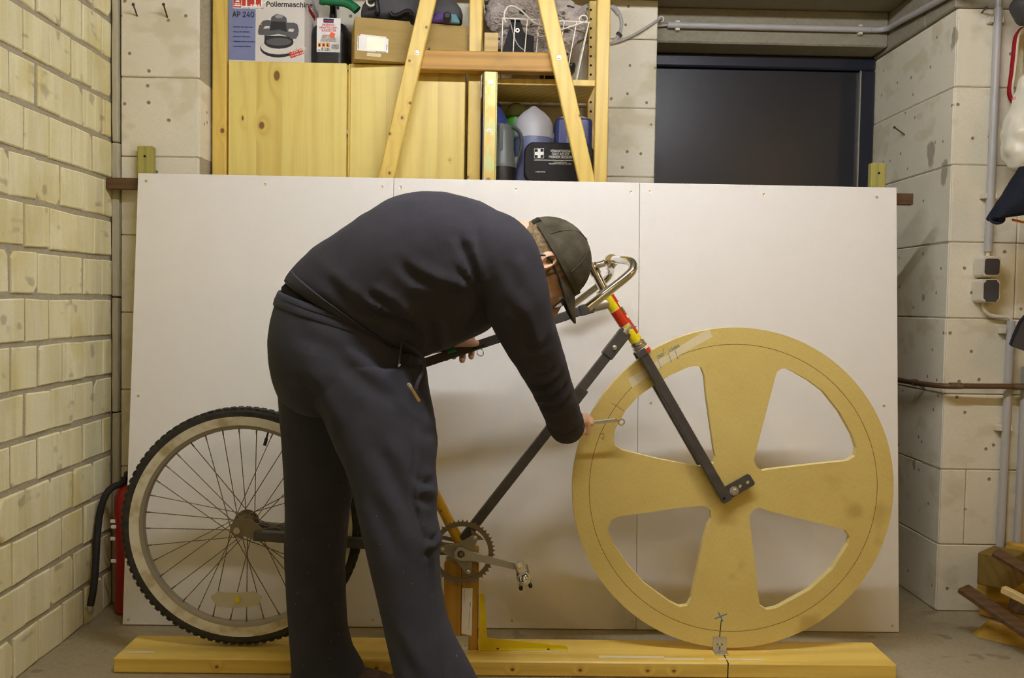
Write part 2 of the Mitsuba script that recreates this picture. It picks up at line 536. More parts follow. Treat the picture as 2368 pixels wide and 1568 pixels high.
plain('jug_blue', (0.040, 0.055, 0.20), 0.35, 0.45)
plain('jug_pale_blue', (0.17, 0.19, 0.33), 0.4, 0.45)
plain('green_plastic', (0.06, 0.27, 0.025), 0.4, 0.4)
plain('pale_green', (0.30, 0.36, 0.17), 0.45, 0.4)
plain('flask_grey', (0.105, 0.115, 0.105), 0.4, 0.45)
plain('flask_dark', (0.035, 0.045, 0.042), 0.4, 0.45)
plain('extinguisher_red', (0.30, 0.016, 0.012), 0.35, 0.5)
plain('bag_white', (0.72, 0.68, 0.55), 0.35, 0.4)
plain('strap_white', (0.66, 0.60, 0.50), 0.85, 0.15)
plain('strap_red', (0.30, 0.016, 0.020), 0.85, 0.15)
plain('navy_cloth', (0.014, 0.018, 0.035), 0.85, 0.2)
plain('orange_trim', (0.75, 0.27, 0.02), 0.7, 0.2)
plain('rust', (0.085, 0.050, 0.030), 0.75, 0.3)
plain('copper', (0.15, 0.088, 0.050), 0.55, 0.4, 0.5)
plain('shoe_mat', (0.055, 0.034, 0.022), 0.7, 0.3)
plain('lens', (0.10, 0.095, 0.085), 0.1, 0.6)
plain('bright_white', (0.85, 0.83, 0.78), 0.6, 0.3)
tex('sweater_mat', fabric_fn((0.025, 0.024, 0.030), (0.046, 0.044, 0.053)), 0.9, 0.12, sheen=0.35)
tex('trouser_mat', trouser_fn, 0.9, 0.12, sheen=0.35)
plain('undershirt_mat', (0.011, 0.010, 0.011), 0.9, 0.1)
tex('skin', skin_fn, 0.5, 0.35)
tex('cap_mat', cap_fn, 0.85, 0.15)
tex('hair_mat', hair_fn, 0.6, 0.3)
tex('plush', plush_fn, 0.95, 0.1, plush_bump)
tex('cardboard', card_fn, 0.75, 0.2)
tex('mesh_cloth', mesh_fn, 0.9, 0.1)
scene['clear_plastic'] = {'type': 'thindielectric', 'int_ior': 1.45}

PINE_L, PINE_D = (0.72, 0.53, 0.20), (0.50, 0.30, 0.075)
tex('pine_door', wood_fn('z', (0.80, 0.66, 0.205), (0.60, 0.42, 0.09), 40, stave=0.085,
    knots=[(at(640, 175, 3.03)[0], at(640, 175, 3.03)[2], 0.012, 0.020), (at(605, 290, 3.03)[0], at(605, 290, 3.03)[2], 0.011, 0.015), (at(561, 273, 3.03)[0], at(561, 273, 3.03)[2], 0.004, 0.010), (at(1040, 370, 3.03)[0], at(1040, 370, 3.03)[2], 0.003, 0.003)]), 0.38, 0.4)
tex('pine_post', wood_fn('z', (0.76, 0.555, 0.135), (0.57, 0.36, 0.062), 60,
    knots=[(at(509, 299, 3.0)[0], at(509, 299, 3.0)[2], 0.008, 0.010), (at(1081, 407, 3.0)[0], at(1081, 407, 3.0)[2], 0.006, 0.006)]), 0.4, 0.4)
tex('ladder_wood', wood_fn('z', (0.76, 0.56, 0.135), (0.60, 0.385, 0.066), 70,
    knots=[(at(a, b, 2.95)[0], at(a, b, 2.95)[2], 0.005, 0.006) for a, b in ((948, 144), (931, 275), (903, 312), (902, 402), (1340, 270), (949, 241), (987, 67))]), 0.4, 0.4)
tex('crossbar_wood', wood_fn('x', (0.54, 0.30, 0.06), (0.33, 0.155, 0.024), 60, stain=0.25), 0.5, 0.35)
tex('plank_wood', wood_fn('x', (0.80, 0.58, 0.125), (0.56, 0.35, 0.05), 45,
    knots=[(a, 0.02, 0.006, 0.005) for a in (-0.72, -0.30, 0.06, 0.24, 0.42, 0.49)]), 0.42, 0.4)
tex('dark_wood', wood_fn('x', (0.13, 0.075, 0.035), (0.045, 0.024, 0.012), 80), 0.75, 0.2)
tex('green_wood', wood_fn('z', (0.40, 0.36, 0.10), (0.22, 0.21, 0.05), 70), 0.7, 0.2)
tex('yellow_wood', wood_fn('x', (0.56, 0.36, 0.06), (0.34, 0.19, 0.022), 50), 0.6, 0.25)
tex('block_wood', wood_fn('z', (0.50, 0.28, 0.045), (0.33, 0.155, 0.018), 60), 0.55, 0.3)
tex('raw_wood', wood_fn('x', (0.62, 0.47, 0.22), (0.44, 0.30, 0.11), 60), 0.7, 0.2)
tex('olive_wood', wood_fn('y', (0.20, 0.135, 0.035), (0.10, 0.065, 0.015), 60), 0.75, 0.2)
# ------------------------------------------------------------------ the room
WL, YP, YB, YD, YL = -1.225, 2.93, 3.35, 3.56, 3.42      # left wall face; pier faces; back wall; door; lintel face
CEIL, BEAM, MAIN = 2.105, 1.962, 2.29                    # niche slab, ring beam, main ceiling
XR, YF, XE = 1.470, -1.6, 2.75                            # reveal face; front wall; right wall
JZ = [1.962, 1.712, 1.462, 1.213, 0.966, 0.718, 0.470, 0.222, 0.0]

obj('floor', box(WL - 0.2, XE + 0.2, YF - 0.2, 3.9, -0.12, 0.0, 0.001), 'floor_mat', kind='structure', label='grey concrete garage floor')
obj('ceiling', box(WL - 0.2, XE + 0.2, YF - 0.2, YP + 0.1, MAIN, MAIN + 0.12, 0.001), 'concrete_mat', kind='structure', label='raw concrete ceiling')
obj('ceiling_niche', box(WL - 0.2, XE + 0.2, YP - 0.004, 3.9, CEIL, MAIN, 0.002), 'concrete_mat', kind='structure', label='lower concrete slab over the niche and the door')
obj('wall_front', box(WL - 0.2, XE + 0.2, YF - 0.15, YF, 0, MAIN, 0.001), 'wall_paint', kind='structure')
obj('wall_right', box(XE, XE + 0.15, YF, YP + 0.3, 0, MAIN, 0.001), 'wall_paint', kind='structure')

# the left wall: pale sand-lime bricks standing proud of grey mortar
obj('wall_left', box(WL - 0.15, WL - 0.005, YF, 3.6, 0, MAIN, 0.001), 'mortar_mat', kind='structure', label='wall of pale sand-lime bricks with grey mortar joints')
brk = random.Random(3)


def brick(y0, y1, z0, z1, chip):
    j = lambda s: brk.uniform(-s, s)
    x1 = WL + brk.uniform(-0.002, 0.003)
    tilt = j(0.0015)
    b = 0.003
    p = []
    for y, sy in ((y0, 1), (y1, -1)):
        for z, sz in ((z0, 1), (z1, -1)):
            yy, zz = y + j(0.0022), z + j(0.0025)
            c = chip if (chip and brk.random() < 0.35) else 0.0
            face = x1 + tilt * (1 if sy > 0 else -1)
            p += [[WL - 0.02, yy, zz], [face - b, yy, zz + sz * c], [face - b, yy + sy * c, zz], [face, yy + sy * (b + c), zz + sz * b], [face, yy + sy * b, zz + sz * (b + c)]]
    return hull(p)


for k in range(-8, 11):
    zc = 0.988 + 0.1245 * k
    z0, z1 = zc + 0.0075, zc + 0.1245 - 0.0075
    if z0 > MAIN - 0.02 or z1 < 0.02: continue
    z0, z1 = max(z0, 0.0), min(z1, MAIN - 0.004)
    y = YP - 0.006 - (0.0 if k % 2 else 0.067)
    if k % 2 == 0:
        obj('brick', brick(y + 0.004, YP - 0.006, z0, z1, 0), 'brick_mat', 'wall_left')
    while y > 1.30:
        w = 0.1345
        obj('brick', brick(y - w + 0.0035 + brk.choice([0.0, 0.001, 0.003, 0.007]), y - 0.0035, z0, z1, brk.choice([0, 0, 0, 0, 0.012, 0.02])), 'brick_mat', 'wall_left')
        y -= w

# the expansion joint strip in the corner
tr = 'trim_1'
zz = [0.0, 0.62, 0.99, 1.48, CEIL]
labels[tr] = {'label': 'pale rough foam strip in the corner between brick wall and block pier', 'kind': 'structure'}
for i in range(4):
    m = box(WL + 0.002, WL + 0.024 - 0.003 * (i % 2), YP - 0.012, YP + 0.05, zz[i] + 0.002, zz[i + 1] - 0.002, 0.003)
    m = m.subdivide().subdivide().subdivide()
    v = np.array(m.vertices)
    v[:, 1] += 0.006 * (meshkit.noise(v * 60) - 0.5); v[:, 0] += 0.005 * (meshkit.noise(v * 70, 3) - 0.5)
    obj('strip', trimesh.Trimesh(v, m.faces, process=False), 'foam_mat', tr)


def block_face(key, a0, a1, splits, plane, facing, label=None, rows=JZ, top=None):
    """Big pale aerated blocks: facing 'y' looks towards -y at y = plane over x from a0 to a1; '-x' and '+x' look along x over y from a0 to a1."""
    dpt = 0.14
    if facing == 'y':
        obj(key, box(a0, a1, plane + 0.008, plane + dpt, 0, rows[0], 0.001), 'mortar_mat', kind='structure', label=label)
    elif facing == '-x':
        obj(key, box(plane + 0.008, plane + dpt, a0, a1, 0, rows[0], 0.001), 'mortar_mat', kind='structure', label=label)
    else:
        obj(key, box(plane - dpt, plane - 0.008, a0, a1, 0, rows[0], 0.001), 'mortar_mat', kind='structure', label=label)
    for i in range(len(rows) - 1):
        z1, z0 = rows[i], rows[i + 1]
        cuts = [a0] + [s for s in splits[i % len(splits)] if a0 < s < a1] + [a1]
        for u0, u1 in zip(cuts, cuts[1:]):
            pr = brk.uniform(0, 0.003)
            g = 0.0014
            if facing == 'y': m = box(u0 + g, u1 - g, plane - pr, plane + 0.03, z0 + g, z1 - g, 0.003)
            elif facing == '-x': m = box(plane - pr, plane + 0.03, u0 + g, u1 - g, z0 + g, z1 - g, 0.003)
            else: m = box(plane - 0.03, plane + pr, u0 + g, u1 - g, z0 + g, z1 - g, 0.003)
            obj('block', m, 'block_mat', key)


XPL = at(460, 250, YP)[0]
LJ = [CEIL] + [z - 0.024 for z in JZ[1:-1]] + [0.0]
block_face('wall_pier_left', WL + 0.026, XPL, [[]], YP, 'y', 'pier of pale aerated concrete blocks left of the shelf', LJ)
block_face('wall_niche_left', YP + 0.004, YB, [[]], XPL - 0.001, '+x', None, LJ)
XBR = at(1516, 300, YB)[0]
block_face('wall_back', XPL, XBR, [[-0.6, -0.1, 0.40], [-0.85, -0.35, 0.15], [-0.6, -0.1, 0.40]], YB, 'y', 'back wall of pale aerated blocks behind the shelf and beside the door', [CEIL] + JZ)
block_face('wall_niche_right', YB + 0.004, YD + 0.1, [[]], XBR - 0.001, '+x', None, JZ)
block_face('wall_reveal_right', YP + 0.004, YD + 0.1, [[]], XR, '-x', 'side of the right-hand block pier beside the dark door')
XC = 1.690
rows_r = JZ[:]
block_face('wall_pier_right', XR, XE + 0.1, [[XC], [XC, 2.2], [XC, 2.4], [XC], [XC, 2.2], [XC, 2.4], [at(2232, 1170, YP)[0], at(2312, 1170, YP)[0], XC], [XC]], YP, 'y', 'face of the right-hand pale block pier with conduit and sockets')
# ring beam, lintel and ceiling edge in concrete
obj('trim_2', cat(box(XR - 0.012, XE, YP - 0.006, YP + 0.2, BEAM + 0.001, CEIL, 0.004), box(XR - 0.012, XR + 0.12, YP + 0.2, YD + 0.2, BEAM + 0.001, CEIL, 0.004)), 'concrete_mat', kind='structure', label='concrete ring beam on the right-hand block pier')
obj('trim_3', box(XBR + 0.002, XR - 0.013, YL, YD + 0.2, BEAM + 0.012, CEIL, 0.006), 'concrete_mat', kind='structure', label='concrete lintel above the dark metal door')

# the door
dx0, dx1, dz1 = XBR + 0.006, XR - 0.004, BEAM + 0.008
labels['door_1'] = {'label': 'dark blue-grey steel door in a narrow frame', 'kind': 'structure'}
f0 = 0.052
obj('leaf', box(dx0 + 0.012, dx1 - f0 + 0.008, YD + 0.012, YD + 0.05, 0.004, dz1 - 0.052, 0.003), 'door_mat', 'door_1')
obj('frame', box(dx0, dx1, YD - 0.012, YD + 0.06, dz1 - 0.05, dz1, 0.006), 'door_frame_mat', 'door_1')
obj('frame', box(dx1 - f0, dx1, YD - 0.012, YD + 0.06, 0, dz1 - 0.05, 0.006), 'door_frame_mat', 'door_1')
obj('frame', box(dx0, dx0 + 0.014, YD - 0.03, YD + 0.06, 0, dz1 - 0.05, 0.003), 'door_frame_mat', 'door_1')
obj('seal', box(dx1 - f0 - 0.006, dx1 - f0, YD - 0.006, YD + 0.012, 0.004, dz1 - 0.05, 0.002), 'dull_metal', 'door_1', label='thin bright edge strip')
obj('wall_behind_door', box(XBR - 0.1, XR + 0.1, YD + 0.062, YD + 0.2, 0, CEIL, 0.001), 'wall_paint', kind='structure')

# lamps, above and behind the picture
def tube_lamp(lab, AT, LEN, power, tint):
    global lamp, tx, ty, tz, TUBE_LEN
    lamp = thing('fluorescent_lamp', lab, 'lamp')
    tx, ty, tz = AT
    obj('housing', box(tx - LEN / 2 - 0.03, tx + LEN / 2 + 0.03, ty - 0.03, ty + 0.03, tz + 0.06, MAIN, 0.004), 'white_paint', lamp)
    for s in (-1, 1):
        obj('socket', box(tx + s * LEN / 2 - 0.012, tx + s * LEN / 2 + 0.012, ty - 0.018, ty + 0.018, tz - 0.022, tz + 0.062, 0.004), 'white_paint', lamp)
    scene[lamp + '__tube'] = mikit.ply(lathe([(0.013, 0), (0.013, LEN - 0.03)], (tx - LEN / 2 + 0.015, ty, tz), (1, 0, 0), 16), 'white_paint', emitter={'type': 'area', 'radiance': {'type': 'rgb', 'value': [power * c for c in tint]}})


tube_lamp('white ceiling batten lamp with one long tube above the bending person', TUBE_AT, TUBE_LEN, TUBE_POWER, TUBE_TINT)
tube_lamp('white ceiling batten lamp with a warm tube farther from the white board', REAR_AT, REAR_LEN, REAR_POWER, REAR_TINT)
bulb = thing('light_bulb', 'warm bare bulb hanging from the ceiling on the right', 'lamp')
bx, by, bz = BULB_AT
obj('holder', lathe([(0.018, 0.045), (0.020, 0.10), (0.006, 0.115), (0.006, MAIN - bz)], BULB_AT, (0, 0, 1), 16), 'black_plastic', bulb)
sp = trimesh.creation.icosphere(2, 0.042); sp.apply_translation(BULB_AT)
scene[bulb + '__glass'] = mikit.ply(sp, 'white_paint', smooth=True, emitter={'type': 'area', 'radiance': {'type': 'rgb', 'value': [BULB_POWER * c for c in BULB_TINT]}})
# ------------------------------------------------------------------ the white board against the wall
PB, PT, PH, PTH = 2.726, 2.846, 1.372, 0.016           # front face: y at the foot, y at the top, height, thickness
lean = math.atan2(PT - PB, PH)
pc0 = (at(275, 1447, PB)[0] + at(2087, 1463, PB)[0]) / 2
PW = 2.366


def on_panel(x, h, d=0.0):
    """A point on the leaning board: x, height along it, distance in front of its face."""
    return np.array([x, PB + h * math.sin(lean) - d * math.cos(lean), 0.002 + h * math.cos(lean) + d * math.sin(lean)])


def panel_body(x0, x1, h0, h1, d0, d1, b=0.001):
    q = chamfer_pts(abs(x1 - x0) / 2, abs(d1 - d0) / 2, abs(h1 - h0) / 2, b)
    c = np.array([(x0 + x1) / 2, 0, (h0 + h1) / 2])
    return hull([on_panel(c[0] + a[0], c[2] + a[2], (d0 + d1) / 2 - a[1]) for a in q])


ph = PH / math.cos(lean)
names = ['leftmost white melamine sheet, behind the spoked wheel and the trousers', 'middle white melamine sheet behind the bending person', 'rightmost white melamine sheet, behind the big wooden wheel']
edges = [pc0 - PW / 2, at(905, 600, 2.80)[0], at(1481, 600, 2.80)[0], pc0 + PW / 2]
screws = [[(338, 419), (613, 426), (883, 432), (320, 916), (297, 1434), (862, 1434)], [(926, 433), (1193, 438), (1459, 444), (1184, 1436), (1463, 1438)], [(1503, 443), (1767, 450), (2028, 456), (1505, 933), (2044, 939), (2064, 1448)]]
for i in range(3):
    t = thing('white_board', names[i], 'board', 'white sheets of the back board')
    obj('sheet', panel_body(edges[i] + 0.0006, edges[i + 1] - 0.0006, 0, ph, -PTH, 0), 'panel_mat', t)
    for sx, sy in screws[i]:
        c = at(sx, sy, 2.78)
        h = (c[2] - 0.002) / math.cos(lean)
        Y = on_panel(0, h)[1]
        c = at(sx, sy, Y)
        h = (c[2] - 0.002) / math.cos(lean)
        nrm = on_panel(c[0], h, 1) - on_panel(c[0], h, 0)
        obj('screw', cat(ring([(0.0018, -0.001), (0.0042, -0.001), (0.0042, 0.0009), (0.0020, 0.0005)], on_panel(c[0], h), nrm, 10), lathe([(0.0019, -0.001), (0.0019, -0.0002)], on_panel(c[0], h), nrm, 8)), 'brass', t)

b0, b1 = at(242, 418, 2.86), at(2117, 457, 2.86)
zb = (b0[2] + b1[2]) / 2
obj('batten', bar((WL + 0.004, 2.884, zb - 0.003), (b1[0], 2.884, zb - 0.006), 0.022, 0.036, 0.002), 'dark_wood', label='dark brown wooden batten along the top of the white board', cat='batten')
for (x0, x1, y), lab in (((323, 359, 340), 'greenish timber post standing behind the left end of the white board'), ((2009, 2044, 379), 'greenish timber post behind the right end of the white board, in front of the door')):
    a, b = at(x0, y, 2.92), at(x1, y, 2.92)
    g = thing('timber_post', lab, 'post')
    obj('post', box(a[0], b[0], 2.898, 2.926, 0.0, (a[2] + b[2]) / 2, 0.003), 'green_wood', g)
    obj('hole', lathe([(0.004, -0.001), (0.004, 0.0006)], ((a[0] + b[0]) / 2, 2.898, a[2] - 0.032), (0, -1, 0), 10), 'ink', g)

# ------------------------------------------------------------------ plank under the bicycle
KF, KB, KT = 2.372, 2.534, 0.043
k0, k1 = ground(263, 1556)[0], ground(2066, 1566)[0]
plk = thing('wooden_plank', 'long pine plank on the floor carrying the bicycle', 'plank')
m = box(k0, k1, KF, KB, 0.001, KT, 0.004)
obj('board', m, 'plank_wood', plk)
for x0, x1, y, hh in ((285, 358, 1508, 0.014), (1176, 1312, 1505, 0.016), (1385, 1535, 1519, 0.016), (1535, 1628, 1524, 0.014), (1662, 1768, 1525, 0.013)):
    a, b = ground(x0, y, KT), ground(x1, y, KT)
    obj('tape', box(a[0], b[0], a[1] - hh / 2, a[1] + hh / 2, KT, KT + 0.0006, 0.0001), 'tape_mat', plk, label='strip of pale masking tape')
a = ground(1668, 1503, KT); b = ground(1681, 1529, KT)
obj('pen_line', cat(bar((a[0], a[1], KT + 0.0003), (b[0], KF, KT + 0.0003), 0.0028, 0.0006, 0.0001), box(b[0] - 0.0014, b[0] + 0.0014, KF - 0.0005, KF + 0.001, 0.001, KT, 0.0001)), 'ink', plk, label='dark pen line across the plank')

# ------------------------------------------------------------------ the bicycle
BY = 2.468
bike = thing('bicycle', 'home-built bicycle with a spoked rear wheel and a big wooden front wheel', 'bicycle')
B = lambda px, py, dy=0.0: at(px, py, BY + dy)

# big wooden wheel: four rounded openings
wc = B(1694, 1128.5)
WR = 376.0 / FOCAL * BY
wt = 0.022
wy0, wy1 = BY - wt / 2, BY + wt / 2
disc = Point(wc[0], wc[2]).buffer(WR, quad_segs=64)
PX = lambda pts: Polygon([(q[0], q[2]) for q in (at(x, y, wy0) for x, y in pts)])
windows = [
    [(1607, 846), (1622, 850), (1629, 868), (1634, 920), (1644, 990), (1651, 1040), (1655, 1055), (1651, 1070), (1640, 1078), (1614, 1079), (1520, 1061), (1438, 1041), (1422, 1030), (1419, 1015), (1422, 994), (1446, 950), (1478, 915), (1510, 893), (1550, 868), (1590, 850)],
    [(1792, 876), (1797, 860), (1807, 853), (1818, 852), (1836, 860), (1872, 881), (1904, 905), (1942, 953), (1972, 1007), (1981, 1036), (1978, 1055), (1960, 1066), (1900, 1072), (1830, 1080), (1778, 1086), (1764, 1089), (1750, 1080), (1743, 1064), (1752, 1030), (1770, 960)],
    [(1432, 1194), (1413, 1203), (1405, 1224), (1420, 1260), (1449, 1303), (1489, 1349), (1550, 1393), (1572, 1404), (1590, 1401), (1600, 1384), (1601, 1370), (1612, 1320), (1624, 1262), (1636, 1217), (1645, 1200), (1644, 1182), (1634, 1172), (1620, 1170), (1560, 1176), (1500, 1185)],
    [(1756, 1174), (1742, 1178), (1733, 1194), (1735, 1212), (1742, 1270), (1748, 1325), (1753, 1372), (1757, 1400), (1774, 1411), (1797, 1406), (1874, 1364), (1926, 1316), (1962, 1259), (1966, 1243), (1955, 1226), (1900, 1211), (1840, 1197), (1775, 1181)],
]
holes = unary_union([PX(w).buffer(0.004, quad_segs=5).buffer(-0.004, quad_segs=5) for w in windows])
hub_hole = Point(wc[0], wc[2]).buffer(0.006)
plate = disc.difference(holes)
fw = bike + '__front_wheel'
labels[fw] = {'label': 'big wheel cut from yellow-brown fibreboard with four openings'}
obj('disc', cat(xz_extrude(plate, wy0, wy1)), 'mdf', fw, label='fibreboard disc')
cr = 337.0 / FOCAL * BY
circ = Point(wc[0], wc[2]).buffer(cr + 0.0007, quad_segs=64).difference(Point(wc[0], wc[2]).buffer(cr - 0.0007, quad_segs=64)).intersection(plate)
obj('pencil_circle', xz_extrude(circ, wy0 - 0.0004, wy0 + 0.0002), 'pencil', fw, label='thin pencilled circle')


def strip(pts, w, Y, y1):
    return xz_extrude(LineString([(q[0], q[2]) for q in (at(x, y, Y) for x, y in pts)]).buffer(w / 2, cap_style='flat'), y1, Y + 0.0002)


obj('tape', xz_extrude(px_poly([(1639, 759), (1648, 779), (1588, 812), (1536, 843), (1462, 897), (1453, 876), (1520, 835)], wy0).intersection(plate), wy0 - 0.0007, wy0), 'tape_mat', fw, label='masking tape with blue pen marks')
marks = [strip([(1521, 832), (1529, 852)], 0.0012, wy0, wy0 - 0.0011), strip([(1545, 816), (1553, 837)], 0.0012, wy0, wy0 - 0.0011), strip([(1560, 808), (1568, 830)], 0.0012, wy0, wy0 - 0.0011)]
for s_, x_, y_ in (('280', 1520, 830), ('120', 1547, 815), ('80', 1562, 807)):
    q = at(x_, y_, wy0)
    w_ = text(s_, 0.008, 0, 0, 0, depth=0.0003)
    v = np.array(w_.vertices); a_ = math.radians(28)
    v = np.stack([v[:, 0] * math.cos(a_) - v[:, 2] * math.sin(a_) + q[0], v[:, 1] + wy0 - 0.0008, v[:, 0] * math.sin(a_) + v[:, 2] * math.cos(a_) + q[2]], 1)
    marks.append(trimesh.Trimesh(v, w_.faces, process=False))
obj('pen_marks', cat(*marks), 'blue_ink', fw, label='blue numbers and strokes')
obj('alignment_line', strip([(1668, 1434), (1664, 1472)], 0.0022, wy0, wy0 - 0.0006), 'ink', fw)
obj('cross_mark', cat(strip([(1653, 1431), (1681, 1420)], 0.003, wy0, wy0 - 0.0005), strip([(1661, 1416), (1672, 1437)], 0.003, wy0, wy0 - 0.0005)), 'blue_ink', fw, label='small chalky cross')
for pts_ in ([(1385, 1006), (1396, 1002), (1397, 1012), (1390, 1013), (1398, 1018)], [(1415, 932), (1445, 952)], [(1533, 806), (1536, 818)]):
    obj('pencil_mark', strip(pts_, 0.0011, wy0, wy0 - 0.0005), 'pencil', fw)

# rear wheel
rc = B(562, 1215)
PXM = BY / FOCAL
R0, R1, R2, R3 = 275.5 * PXM, 254 * PXM, 237 * PXM, 225 * PXM
rw = bike + '__rear_wheel'
axis = (0, 1, 0)
prof = [(R1 - 0.001, -0.019), (R1 + 0.004, -0.0215), (R0 - 0.010, -0.0220), (R0 - 0.003, -0.0165), (R0, -0.008), (R0, 0.008), (R0 - 0.003, 0.0165), (R0 - 0.010, 0.0220), (R1 + 0.004, 0.0215), (R1 - 0.001, 0.019), (R1 + 0.003, 0.0)]
obj('tyre', ring(prof, rc, axis, 120), 'tyre_rubber', rw, smooth=40, label='black tyre tread')
lug = []
for i in range(96):
    a = 2 * math.pi * i / 96
    for s, off in ((-1, 0.0), (1, 0.5)):
        a2 = a + off * 2 * math.pi / 96
        d = np.array([math.cos(a2), 0, math.sin(a2)]); t_ = np.array([-math.sin(a2), 0, math.cos(a2)])
        q = chamfer_pts(0.0022, 0.006, 0.0065, 0.0008)
        lug.append(hull(np.array(rc) + d * (R0 - 0.0014) + np.array([0, s * 0.0125, 0]) + q[:, :1] * d + q[:, 1:2] * np.array([0, 1.0, 0]) + q[:, 2:] * t_))
obj('tread', cat(*lug), 'tyre_rubber', rw, kind='stuff')
obj('sidewall', ring([(R2 - 0.002, -0.0165), (R1 + 0.002, -0.0222), (R1 + 0.0025, -0.018), (R1 + 0.0025, 0.018), (R1 + 0.002, 0.0222), (R2 - 0.002, 0.0165)], rc, axis, 120), 'cream_wall', rw, smooth=40, label='dirty cream sidewall of the tyre')
obj('rim', ring([(R3, -0.004), (R3 + 0.003, -0.0105), (R2 - 0.004, -0.0140), (R2 + 0.001, -0.0145), (R2 + 0.001, 0.0145), (R2 - 0.004, 0.0140), (R3 + 0.003, 0.0105), (R3, 0.004)], rc, axis, 120), 'rim_mat', rw, smooth=30, label='dull aluminium rim')
obj('hub', lathe([(0.006, -0.050), (0.011, -0.050), (0.012, -0.038), (0.024, -0.037), (0.0245, -0.034), (0.013, -0.031), (0.013, 0.030), (0.0245, 0.033), (0.024, 0.036), (0.012, 0.038), (0.010, 0.056)], rc, axis, 28), 'dark_metal', rw, smooth=30)
obj('axle_nut', lathe([(0.0095, -0.062), (0.0095, -0.050)], rc, axis, 6), 'dull_metal', rw)
obj('freewheel', lathe([(0.026, 0.039), (0.034, 0.040), (0.034, 0.043), (0.026, 0.044)], rc, axis, 36), 'dark_metal', rw)
for i in range(36):
    side = -1 if i % 2 else 1
    lead = 1 if (i // 2) % 2 else -1
    a = 2 * math.pi * (i + 0.25) / 36
    ah = a + lead * math.radians(72)
    p0 = np.array(rc) + 0.0225 * np.array([math.cos(ah), 0, math.sin(ah)]) + np.array([0, side * 0.0345, 0])
    p1 = np.array(rc) + (R3 + 0.001) * np.array([math.cos(a), 0, math.sin(a)]) + np.array([0, side * 0.003, 0])
    u_ = (p0 - p1) / np.linalg.norm(p0 - p1)
    obj('spoke', cat(tube([p0, p1], 0.00125, 6), tube([p1, p1 + u_ * 0.014], 0.0021, 6)), 'spoke_mat', rw)
q0 = at(620, 1000, BY); d = (np.array(q0) - rc); d /= np.linalg.norm(d)
pv = np.array(rc) + d * (R3 + 0.001)
obj('valve', cat(tube([pv, pv - d * 0.020], 0.0026, 8), tube([pv - d * 0.018, pv - d * 0.038], 0.0045, 8)), 'black_rubber', rw)
rp = Polygon([(q[0], q[2]) for q in (at(x, y, BY) for x, y in ((494, 1374), (510, 1364), (552, 1366), (592, 1364), (610, 1376), (600, 1393), (552, 1399), (508, 1395)))])
obj('reflector', xz_extrude(rp.buffer(0.002), BY - 0.022, BY - 0.018), 'reflector_mat', rw, label='pale crescent spoke reflector')
q = at(550, 1385, BY - 0.022)
obj('reflector_clip', lathe([(0.0075, 0), (0.0075, 0.006)], q, (0, -1, 0), 12), 'yellow_paint', rw)

# frame of square tube
fr = bike + '__frame'


def sq(a, b, w, dy=0.0, dy2=None, mat='steel_tube', name='tube', label=None, h=None, up=(0, -1, 0)):
    return obj(name, bar(B(*a, dy), B(*b, dy if dy2 is None else dy2), w, h or w, 0.002, up), mat, fr, label=label)


sq((868, 877), (1352, 716), 0.0245, name='top_tube')
sq((1340, 719.5), (1371, 710.5), 0.029, name='sleeve')
obj('lug', tube([B(1372, 708), B(1418, 697)], 0.0165, 16), 'dull_metal', fr, smooth=30)
sq((1070, 1248), (1412, 812), 0.0255, name='down_tube')
sq((1448, 765), (1402, 824), 0.033, name='sleeve')
obj('lug', tube([B(1443, 770), B(1458, 752)], 0.0180, 16), 'dull_metal', fr, smooth=30)
obj('bolt', lathe([(0.0065, 0), (0.0065, 0.003), (0.004, 0.004), (0.004, 0.009)], B(1421, 804, -0.0165), (0, -1, 0), 10), 'zinc', fr)
sq((1328, 927), (1350, 898), 0.029, name='sleeve')
obj('seat_tube', tube([B(1062, 1252), B(868, 877)], 0.0145, 16), 'yellow_frame', fr, smooth=30, label='yellow round seat tube')
obj('boss', lathe([(0.003, 0), (0.003, 0.004)], B(1020, 1182, -0.0145), (0, -1, 0), 8), 'dark_metal', fr)
bb = B(1066, 1276)
obj('bottom_bracket', lathe([(0.021, -0.034), (0.021, 0.034)], bb, axis, 24), 'dark_metal', fr, smooth=30)
sq((592, 1215), (700, 1226), 0.022, 0.060, 0.052, name='chain_stay')
sq((700, 1226), (1050, 1268), 0.022, 0.052, 0.030, name='chain_stay')
sq((588, 1237), (1050, 1272), 0.026, -0.052, -0.030, name='chain_stay')
for s in (-1, 1):
    obj('dropout', xz_extrude(px_poly([(545, 1200), (580, 1200), (606, 1222), (606, 1250), (580, 1246), (550, 1232)], BY + s * 0.053), BY + s * 0.053 - 0.0025, BY + s * 0.053 + 0.0025), 'dark_metal', fr)
cb = [B(1097, 816, -0.014), B(1106, 814, -0.014), B(1112, 812, -0.014)]
obj('cable_clip', cat(tube([B(1094, 808, -0.014), B(1122, 800, -0.014)], 0.004, 8), tube(spline([B(1104, 812, -0.014), B(1108, 822, -0.014), B(1115, 823, -0.014), B(1118, 815, -0.014), B(1112, 808, -0.014)], 16), 0.0010, 6)), 'black_plastic', fr)

# head tube with painted bands, headset, fork
hd = bike + '__head_tube'
h0, h1 = B(1398, 676), B(1472, 789)
hdir = (h1 - h0) / np.linalg.norm(h1 - h0)
HR = 0.0175
HL = np.linalg.norm(h1 - h0)
obj('tube', lathe([(HR, 0), (HR, HL)], h0, hdir, 28), 'head_yellow', hd, smooth=30, label='yellow painted head tube')
obj('band', lathe([(HR + 0.0005, 0.36 * HL), (HR + 0.0005, 0.66 * HL)], h0, hdir, 28), 'head_red', hd, smooth=30, label='red band')


